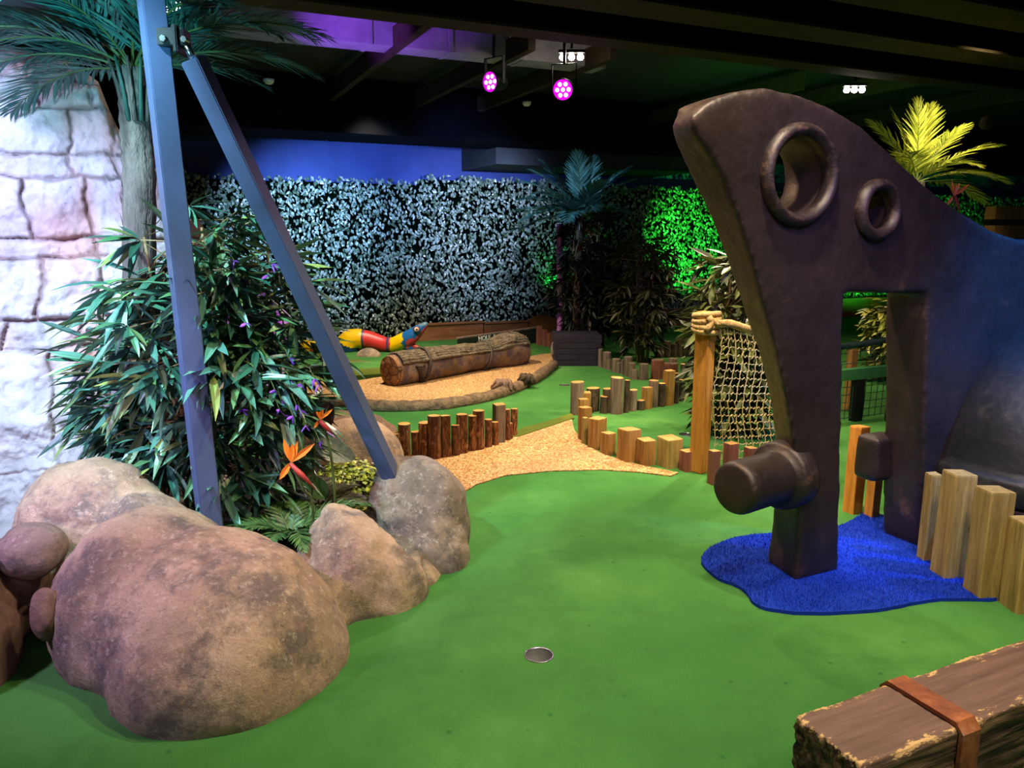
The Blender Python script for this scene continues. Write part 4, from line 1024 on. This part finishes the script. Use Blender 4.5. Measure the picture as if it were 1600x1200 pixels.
def endgrain():
    t = NT('cracked_end_grain'); c = t.voro(9, 'DISTANCE_TO_EDGE'); n = t.noise(14, 7)
    col = t.ramp(n, [(.3, '#6e4a2c'), (.6, '#9c7044'), (.8, '#b48a58')]); col = t.mix(t.ramp(c, [(.015, 1.0), (.05, 0.0)]), col, '#38200f'); return t.fin(col, .75, 0, [(c, .7, .02)])
mb.build('sawn_end', endgrain(), lg, True)
for s_ in (.34, LL * .66):
    mb = MB(); mb.tube([logpt(s_ + .05 * math.sin(a * PI / 16), a * PI / 16, r0 * lumps(s_) * 1.16) for a in range(33)], .017, 6, False); mb.build('band', simple('dark_band', '#2c241c', '#54483a', 20), lg, True)
# dark carved grooves beside the first band
mb = MB()
for k in range(9):
    a = PI * (.92 + k * .042); mb.tube([logpt(.17 + .01 * k, a - .0, r0 * lumps(.2) * 1.05), logpt(.22 + .01 * k, a + .06, r0 * lumps(.2) * 1.13), logpt(.29, a + .03, r0 * lumps(.2) * 1.04)], [.01, .022, .008], 6)
mb.build('carved_rib', M['bark_dark'], lg, True)

# ------------------------------------------------------------- striped snake
def smp(px, py, Y_): return V(px, py, Y_)
D_ = 10.25
path_ = [(smp(541, 556, D_), .17), (smp(541, 540, D_), .165), (smp(548, 531, D_), .15), (smp(560, 529, D_), .138), (smp(576, 531, D_), .128), (smp(590, 535, D_ - .02), .115), (smp(603, 539, D_ - .05), .105), (smp(615, 539, D_ - .08), .105), (smp(627, 533, D_ - .1), .105)]
head = [(smp(636, 530, D_ - .1), .115), (smp(644, 525, D_ - .12), .105), (smp(652, 518, D_ - .13), .085), (smp(659, 512, D_ - .14), .062), (smp(665, 507, D_ - .15), .042)]
jaw = [(smp(636, 541, D_ - .1), .07), (smp(645, 546, D_ - .11), .04), (smp(654, 548, D_ - .12), .028), (smp(663, 548, D_ - .13), .02)]
bm = bmesh.new()
def chain(L, n=5):
    for (a, ra), (b, rb) in zip(L, L[1:]):
        for k in range(n): t = k / n; ball(bm, a.lerp(b, t), [ra + (rb - ra) * t] * 3, 0, 2)
    ball(bm, L[-1][0], [L[-1][1]] * 3, 0, 2)
chain(path_ + head); chain(jaw)
me = remesh(bm, .016, 4)
sn = thing('snake_sculpture', G(545, 556), 'yellow, red and blue striped snake sculpture with open mouth by the hedge', 'snake')
o = obj('body', me, [M['s_blue'], M['s_yellow'], M['s_red'], M['s_purple'], M['s_navy'], M['s_grey'], M['s_mouth']], sn, True)
allp = path_ + head + jaw
xw = lambda px: smp(px, 530, D_).x
for p in me.polygons:
    c = p.center; x = c.x; z = c.z + .02 * noise.noise(c * 12); jz = math.sin(c.z * 60) * .012
    if x < xw(566): k = 4 if z < .10 + (x - xw(541)) * -.4 else (1 if x < xw(562) or 1 else 2)
    elif x < xw(569.5): k = 3
    elif x < xw(606): k = 2
    elif x < xw(609.5): k = 3
    elif x < xw(612): k = 2
    elif x + jz < xw(632): k = 1
    else:
        k = 0
        up = smp(636 + (x - xw(636)) / (xw(665) - xw(636)) * 29, 530 - (x - xw(636)) / (xw(665) - xw(636)) * 23, D_)
        if x > xw(655) and c.z > .36: k = 5
        mz = p.normal
        if x > xw(637) and ((mz.z < -.25 and c.z > smp(640, 543, D_).z) or (mz.z > .35 and c.z < smp(640, 541, D_).z and x > xw(640))): k = 6
    p.material_index = k
e = smp(651, 514.5, D_ - .235); mb = MB(); mb.lathe([(.034 * math.sin(a * PI / 10) + .0001, -.030 * math.cos(a * PI / 10)) for a in range(11)], e, Vector((.1, -1, .15)), 16); eye = mb.build('eye', M['s_eye'], sn, True)
mb = MB(); mb.tube([e + Vector((math.cos(a * PI / 8) * .045, -.004, math.sin(a * PI / 8) * .034)) for a in range(17)], .008, 6, False); mb.build('eyelid', M['s_purple'], eye, True)
mb = MB(); mb.lathe([(.016, 0), (.0001, .012)], e + Vector((.004, -.024, .002)), Vector((.1, -1, .15)), 12); pu = mb.build('pupil', M['black'], eye)
mb = MB(); mb.tube([smp(638, 538, D_ - .1), smp(648, 541, D_ - .12), smp(656, 544, D_ - .14), smp(663, 545, D_ - .15)], [.04, .032, .022, .008], 8); mb.build('tongue', M['s_mouth'], sn, True)
mb = MB(); mb.tube([smp(472, 556, D_), smp(480, 540, D_), smp(490, 541, D_), smp(501, 556, D_)], [.10, .10, .09, .06], 14)
o = mb.build('tail_coil', [M['s_yellow'], M['s_red']], sn, True)
for p in o.data.polygons: p.material_index = 1 if p.center.x > smp(487, 540, D_).x else 0

# ------------------------------------------------------------- hole sign
s0 = V(717, 530, 10.2); s1 = V(800, 518.5, 10.75)
sx_ = Vector((s1.x - s0.x, s1.y - s0.y, 0)).normalized(); sn_ = Vector((-sx_.y, sx_.x, 0))
zt0 = s0.z; zt1 = s1.z
sg = thing('hole_sign', Vector((s0.x, s0.y, 0)), 'dark board reading HOLE 5 standing behind the hollow log', 'sign')
mb = MB(); A0 = Vector((s0.x, s0.y, 0)); LS = (Vector((s1.x, s1.y, 0)) - A0).length + .5
def sb(t, z, d=0): return A0 + sx_ * t + Z * z + sn_ * d
ztop = lambda t: zt0 + (zt1 - zt0) * t / (LS - .5)
for d0 in (0,):
    f = [sb(0, 0), sb(LS, 0), sb(LS, ztop(LS)), sb(0, ztop(0))]; b = [p + sn_ * .04 for p in f]
    mb.quad(*f); mb.quad(*reversed(b))
    for i in range(4): mb.quad(f[i - 1], f[i], b[i], b[i - 1])
fix_normals(mb.build('board', simple('black_painted_board', '#141a12', '#1e261a', 9, .6), sg))
mb = MB(); mb.tube([sb(-.02, ztop(0) + .01, .02), sb(LS, ztop(LS) + .01, .02)], .016, 6); mb.build('top_edge', M['post_grey'], sg)
tc = bpy.data.curves.new('t', 'FONT'); tc.body = 'HOLE  5'; tc.size = .082; tc.extrude = .003; tc.align_x = 'LEFT'; tc.offset = .002
to = bpy.data.objects.new('t', tc); C.objects.link(to); dg = bpy.context.evaluated_depsgraph_get(); tm = bpy.data.meshes.new_from_object(to.evaluated_get(dg)); bpy.data.objects.remove(to)
t0 = PL(747.5, 532.5, A0 - sn_ * .006, sn_); slope = (zt1 - zt0) / (LS - .5)
tx = (sx_ + Z * slope).normalized(); MM = Matrix(((tx.x, 0, -sn_.x, t0.x), (tx.y, 0, -sn_.y, t0.y), (tx.z, 1, 0, t0.z), (0, 0, 0, 1)))
tm.transform(MM); obj('lettering', tm, M['white'], sg)

# ------------------------------------------------------------- timber stack far right
c = V(1546, 345, 7.2); zt = V(1546, 322, 7.2).z
ts = thing('timber_wall', Vector((c.x, c.y, 0)), 'stacked brown boards with dark gaps at the right edge behind the sculpture', 'timber wall')
for k in range(9):
    zc = zt - .06 - k * .17; mb = MB()
    if zc < .06: break
    mb.box(Vector((c.x, c.y, zc)) + U * .9 + U * (.015 * (k % 2)), U * .9, W * .05, Z * .058); mb.build('board', M['post'], ts)
mb = MB(); mb.box(Vector((c.x, c.y, zt / 2)) + U * .95 + W * .09, U * .85, W * .03, Z * (zt / 2 - .02)); mb.build('backing', M['black'], ts)

# ------------------------------------------------------------- lamps
M['par'] = glow('magenta_led', (1, .12, 1, 1), 22); M['lens'] = glow('magenta_lens', (.75, .0, .9, 1), 1.6); M['warm'] = glow('warm_bulb', (1, .86, .68, 1), 45)
def parcan(px, py, Y_, face, label, r=.088):
    c = V(px, py, Y_); face = Vector(face).normalized(); o = thing('stage_light', c, label, 'stage light', 'round purple stage lights on the ceiling')
    mb = MB(); mb.lathe([(.0001, -.16), (r * .6, -.16), (r * .75, -.13), (r * .8, -.05), (r, -.0), (r, .03), (r * .93, .03), (r * .9, .01)], c, face, 28); mb.build('housing', M['black'], o, True)
    mb = MB(); mb.lathe([(.0001, .012), (r * .9, .012)], c, face, 28); ln_ = mb.build('lens', M['lens'], o)
    a = face.cross(Z).normalized(); b = a.cross(face); mb = MB()
    for k in range(7):
        p = c + face * .016 if k == 6 else c + face * .016 + (a * math.cos(k * PI / 3) + b * math.sin(k * PI / 3)) * r * .55
        mb.lathe([(.0001, .008), (r * .14, .006), (r * .19, 0)], p, face, 12)
    mb.build('led', M['par'], ln_)
    mb = MB(); s = face.cross(Z).normalized(); top = c.z + .2
    for sg in (-1, 1): mb.box(c + s * sg * (r + .015) - face * .04 + Z * .09, s * .004, face * .015, Z * .11)
    mb.box(Vector((c.x, c.y, c.z + .2)) - face * .04, s * (r + .018), face * .015, Z * .004)
    mb.box(Vector((c.x, c.y, (c.z + .2 + CE) / 2)) - face * .04, s * .012, face * .012, Z * (CE - c.z - .2) / 2); mb.build('yoke', M['black'], o)
    return c
pc1 = parcan(768, 128, 6.95, (-.62, -.75, -.12), 'left purple stage light hanging from the ceiling')
pc2 = parcan(880, 140, 6.75, (-.25, -.95, -.25), 'right purple stage light beside the row of warm bulbs')
def bulbs(px, py, Y_, n, label, dx=.075):
    c = V(px, py, Y_); o = thing('ceiling_lamp', c, label, 'lamp', 'small warm ceiling lamps')
    mb = MB(); mb.box(c + Z * .045, Vector((dx * n / 2, 0, 0)), Vector((0, .035, 0)), Z * .012); mb.box(c + Z * (.05 + (CE - c.z) / 2), Vector((.01, 0, 0)), Vector((0, .01, 0)), Z * (CE - c.z - .05) / 2); mb.build('mounting_bar', M['black'], o)
    for k in range(n):
        mb = MB(); p = c + Vector((dx * (k - (n - 1) / 2), 0, 0)); mb.lathe([(.0001, -.024), (.018, -.018), (.027, -.004), (.027, .008), (.016, .03)], p, Z, 14); mb.build('bulb', M['warm'], o, True)
bulbs(893, 90, 6.9, 3, 'row of three warm white bulbs above the right purple stage light')
bulbs(1335, 141, 7.4, 3, 'row of three warm bulbs above the hump of the bronze sculpture', .07)
bulbs(267, 14, 4.4, 2, 'pair of warm bulbs glowing beside the top of the upright steel pole', .065)
def smoke(px, py, Y_, label, wire=False):
    c = V(px, py, Y_); o = thing('ceiling_sensor', c, label, 'sensor')
    mb = MB(); mb.lathe([(.0001, -.03), (.03, -.026), (.05, -.005), (.055, .02), (.0001, .02)], c, Z, 20); mb.build('sensor_body', M['white'], o, True)
    mb = MB(); mb.tube([c + Z * .01, Vector((c.x, c.y, CE))], .006, 6); mb.build('drop_rod', M['black'], o)
smoke(420, 127, 8.0, 'small pale ceiling sensor between the two steel poles'); smoke(823, 162, 9.5, 'small ceiling sensor hanging between the two purple stage lights')
c = V(508, 212, 10.2); o = thing('security_camera', c, 'small white security camera hanging under the dark beam above the blue wall', 'camera')
mb = MB(); mb.tube([c + Vector((-.08, 0, 0)), c + Vector((.02, 0, -.03))], .028, 10); mb.build('camera_body', M['white'], o, True)
mb = MB(); mb.tube([c + Vector((.02, 0, -.02)), c + Vector((.09, 0, .06)), Vector((c.x + .1, c.y, 2.74))], .012, 6); mb.build('bracket', M['white'], o)
c = V(1541, 192, 7.0); o = thing('hanging_coconut', c, 'round dark brown ball hanging under the ceiling near the upper right corner', 'ball')
mb = MB(); mb.lathe([(.055 * math.sin(a * PI / 12) + .0001, -.06 * math.cos(a * PI / 12)) for a in range(13)], c, Z, 20); mb.build('ball', M['bark_dark'], o, True)
mb = MB(); mb.tube([c, Vector((c.x, c.y, CE))], .003, 4); mb.build('cord', M['black'], o)

def light(kind, name, loc, tgt, col, power, size=.1, angle=60, blend=.8):
    l = bpy.data.lights.new(name, kind); l.color = col; l.energy = power
    if kind == 'SPOT': l.spot_size = R(angle); l.spot_blend = blend; l.shadow_soft_size = size
    elif kind == 'POINT': l.shadow_soft_size = size
    else: l.size = size
    o = bpy.data.objects.new(name, l); C.objects.link(o); o.location = loc
    d = Vector(tgt) - Vector(loc); o.rotation_euler = d.to_track_quat('-Z', 'Y').to_euler(); return o
WM = (1, .82, .58); CW = (1, .9, .76)
light('SPOT', 'lamp_near_green', (.9, 2.5, 3.2), (.5, 3.0, 0), WM, 170, .08, 100)
light('SPOT', 'lamp_near_left', (.3, 2.2, 3.2), (-.6, 2.9, 0), (1, .78, .5), 100, .08, 70)
light('SPOT', 'lamp_right_beam', (1.5, 1.5, 3.2), (1.3, 1.9, 0), CW, 110, .08, 90)
light('SPOT', 'lamp_path', (.2, 5.6, 2.82), (.1, 5.2, 0), WM, 250, .08, 115)
light('SPOT', 'lamp_middle', (2.2, 6.4, 2.82), (1.0, 6.0, 0), WM, 230, .08, 100)
light('SPOT', 'lamp_middle_far', (.3, 7.4, 2.82), (.6, 7.6, 0), WM, 120, .08, 90)
light('SPOT', 'lamp_log', (-1.2, 7.9, 2.82), (-.9, 8.7, 0), WM, 300, .08, 95)
light('SPOT', 'lamp_snake', (-1.6, 9.3, 3.1), (-1.8, 10.2, 0), CW, 150, .08, 80)
light('SPOT', 'lamp_net', (1.3, 3.9, 2.82), (1.6, 5.0, .3), WM, 220, .08, 80)
light('SPOT', 'lamp_far_right', (3.0, 8.6, 2.82), (3.4, 9.0, 0), WM, 160, .08, 100)
light('SPOT', 'lamp_slot_bush', (3.6, 5.6, 3.2), (3.4, 6.8, .4), (1, .85, .45), 160, .08, 70)
light('SPOT', 'lamp_right_palm', (2.9, 4.6, 2.2), tuple(V(1440, 255, 6.2)), (1, .9, .5), 48, .05, 36)
light('SPOT', 'wall_wash_left', (-2.2, 2.0, 2.3), (-2.9, 3.9, 1.35), (.46, .54, 1), 430, .1, 80, 1)
light('SPOT', 'wall_wash_violet', (-1.6, 1.8, .9), (-2.2, 3.9, .9), (.74, .52, 1), 42, .1, 80)
light('SPOT', 'blue_pole', (-3.0, 1.6, 2.6), tuple(V(250, 200, 3.2)), (.06, .30, 1), 800, .06, 40)
light('SPOT', 'cyan_leaf', (-1.9, 2.1, 3.1), (-1.6, 3.5, 1.2), (.48, .88, 1), 430, .06, 56)
light('SPOT', 'cyan_palm', (-1.6, 1.9, 1.9), tuple(V(150, 10, 3.7)), (.2, .8, 1), 120, .06, 62, 1)
light('SPOT', 'violet_boulder', (-2.5, 1.4, 2.4), (-1.6, 2.8, .4), (.66, .50, 1), 200, .08, 50)
light('SPOT', 'hedge_white', (-2.5, 7.4, 2.45), tuple(V(465, 355, 10.6)), (.34, .60, 1), 1050, .08, 44, 1)
light('SPOT', 'hedge_white_right', (.1, 8.3, 2.45), tuple(V(745, 345, 11.6)), (.48, .66, 1), 680, .08, 48, 1)
light('SPOT', 'hedge_blue', (-1.4, 8.6, 2.4), tuple(V(570, 290, 11.2)), (.25, .5, 1), 240, .08, 60, 1)
light('SPOT', 'blue_wall', (-.6, 9.2, 2.4), tuple(V(690, 240, 12)), (.2, .3, 1), 75, .1, 90, 1)
light('SPOT', 'green_hedge', tuple(V(1090, 470, 11.5)), tuple(V(1080, 388, 13.2)), (.03, 1, .05), 520, .06, 54, .8)
light('SPOT', 'green_hedge_far', tuple(V(1345, 480, 13)), tuple(V(1345, 400, 14.6)), (.03, 1, .05), 420, .08, 66, .8)
light('SPOT', 'green_low', tuple(B0 + U * s_at(868) - W * .22 + Z * .62), tuple(B0 + U * s_at(872) + Z * .9), (.02, 1, .1), 16, .03, 120, .9)
light('SPOT', 'green_ceiling', (2.6, 7.4, 1.9), (3.4, 8.8, 3.3), (.1, 1, .15), 40, .1, 110)
light('SPOT', 'purple_ceiling', (-1.9, 5.6, 2.0), tuple(G(560, 60, 3.1)), (.34, .08, 1), 300, .05, 40, .9)
light('SPOT', 'blue_palm_mid', (-.9, 8.2, 2.7), tuple(V(900, 320, 9.8)), (.40, .62, 1), 190, .06, 34)
light('SPOT', 'purple_spill', tuple(pc2 + Vector((-.05, -.12, -.05))), (-1.0, 3.3, .6), (.8, .15, 1), 60, .05, 50)
light('SPOT', 'blue_dome', (3.6, 2.6, 3.0), (2.8, 3.5, 1.3), (.04, .26, 1), 560, .08, 46)
light('SPOT', 'violet_sculpture', (1.7, .9, 3.0), (1.9, 3.5, 1.6), (.34, .26, 1), 150, .1, 52)
light('SPOT', 'sculpture_warm', (.5, 1.4, 3.1), (1.2, 3.3, 1.3), (1, .62, .42), 85, .08, 50)
light('SPOT', 'sculpture_side', (-.2, 3.2, 2.9), (1.05, 3.35, 1.3), (1, .66, .36), 170, .06, 50)
light('SPOT', 'fill_behind', (.7, -.7, 3.1), (1.2, 2.2, 0), CW, 90, .1, 70)  # added fill behind the camera, brightens the front of the near timber
light('SPOT', 'blue_dome_top', (2.2, 2.1, 3.1), (2.75, 3.3, 1.0), (.03, .30, 1), 330, .06, 30)
light('SPOT', 'warm_posts', (1.9, 1.9, 3.0), (2.2, 3.1, .2), WM, 60, .08, 50)

w = bpy.data.worlds.new('World'); S.world = w; w.use_nodes = True
w.node_tree.nodes['Background'].inputs[0].default_value = (.09, .10, .14, 1); w.node_tree.nodes['Background'].inputs[1].default_value = .35

cam = bpy.data.cameras.new('Camera'); co = bpy.data.objects.new('Camera', cam); C.objects.link(co)
co.location = (0, 0, CAMZ); co.rotation_euler = (PI / 2 - PITCH, 0, 0)
cam.sensor_width = 36; cam.lens = 36 * FPX / 1600; cam.clip_end = 100; cam.clip_start = .05
S.camera = co
S.view_settings.view_transform = 'Standard'; S.view_settings.look = 'None'; S.view_settings.exposure = 0.85; S.view_settings.gamma = 1
S.cycles.use_denoising = True; S.cycles.max_bounces = 6; S.cycles.sample_clamp_indirect = 4
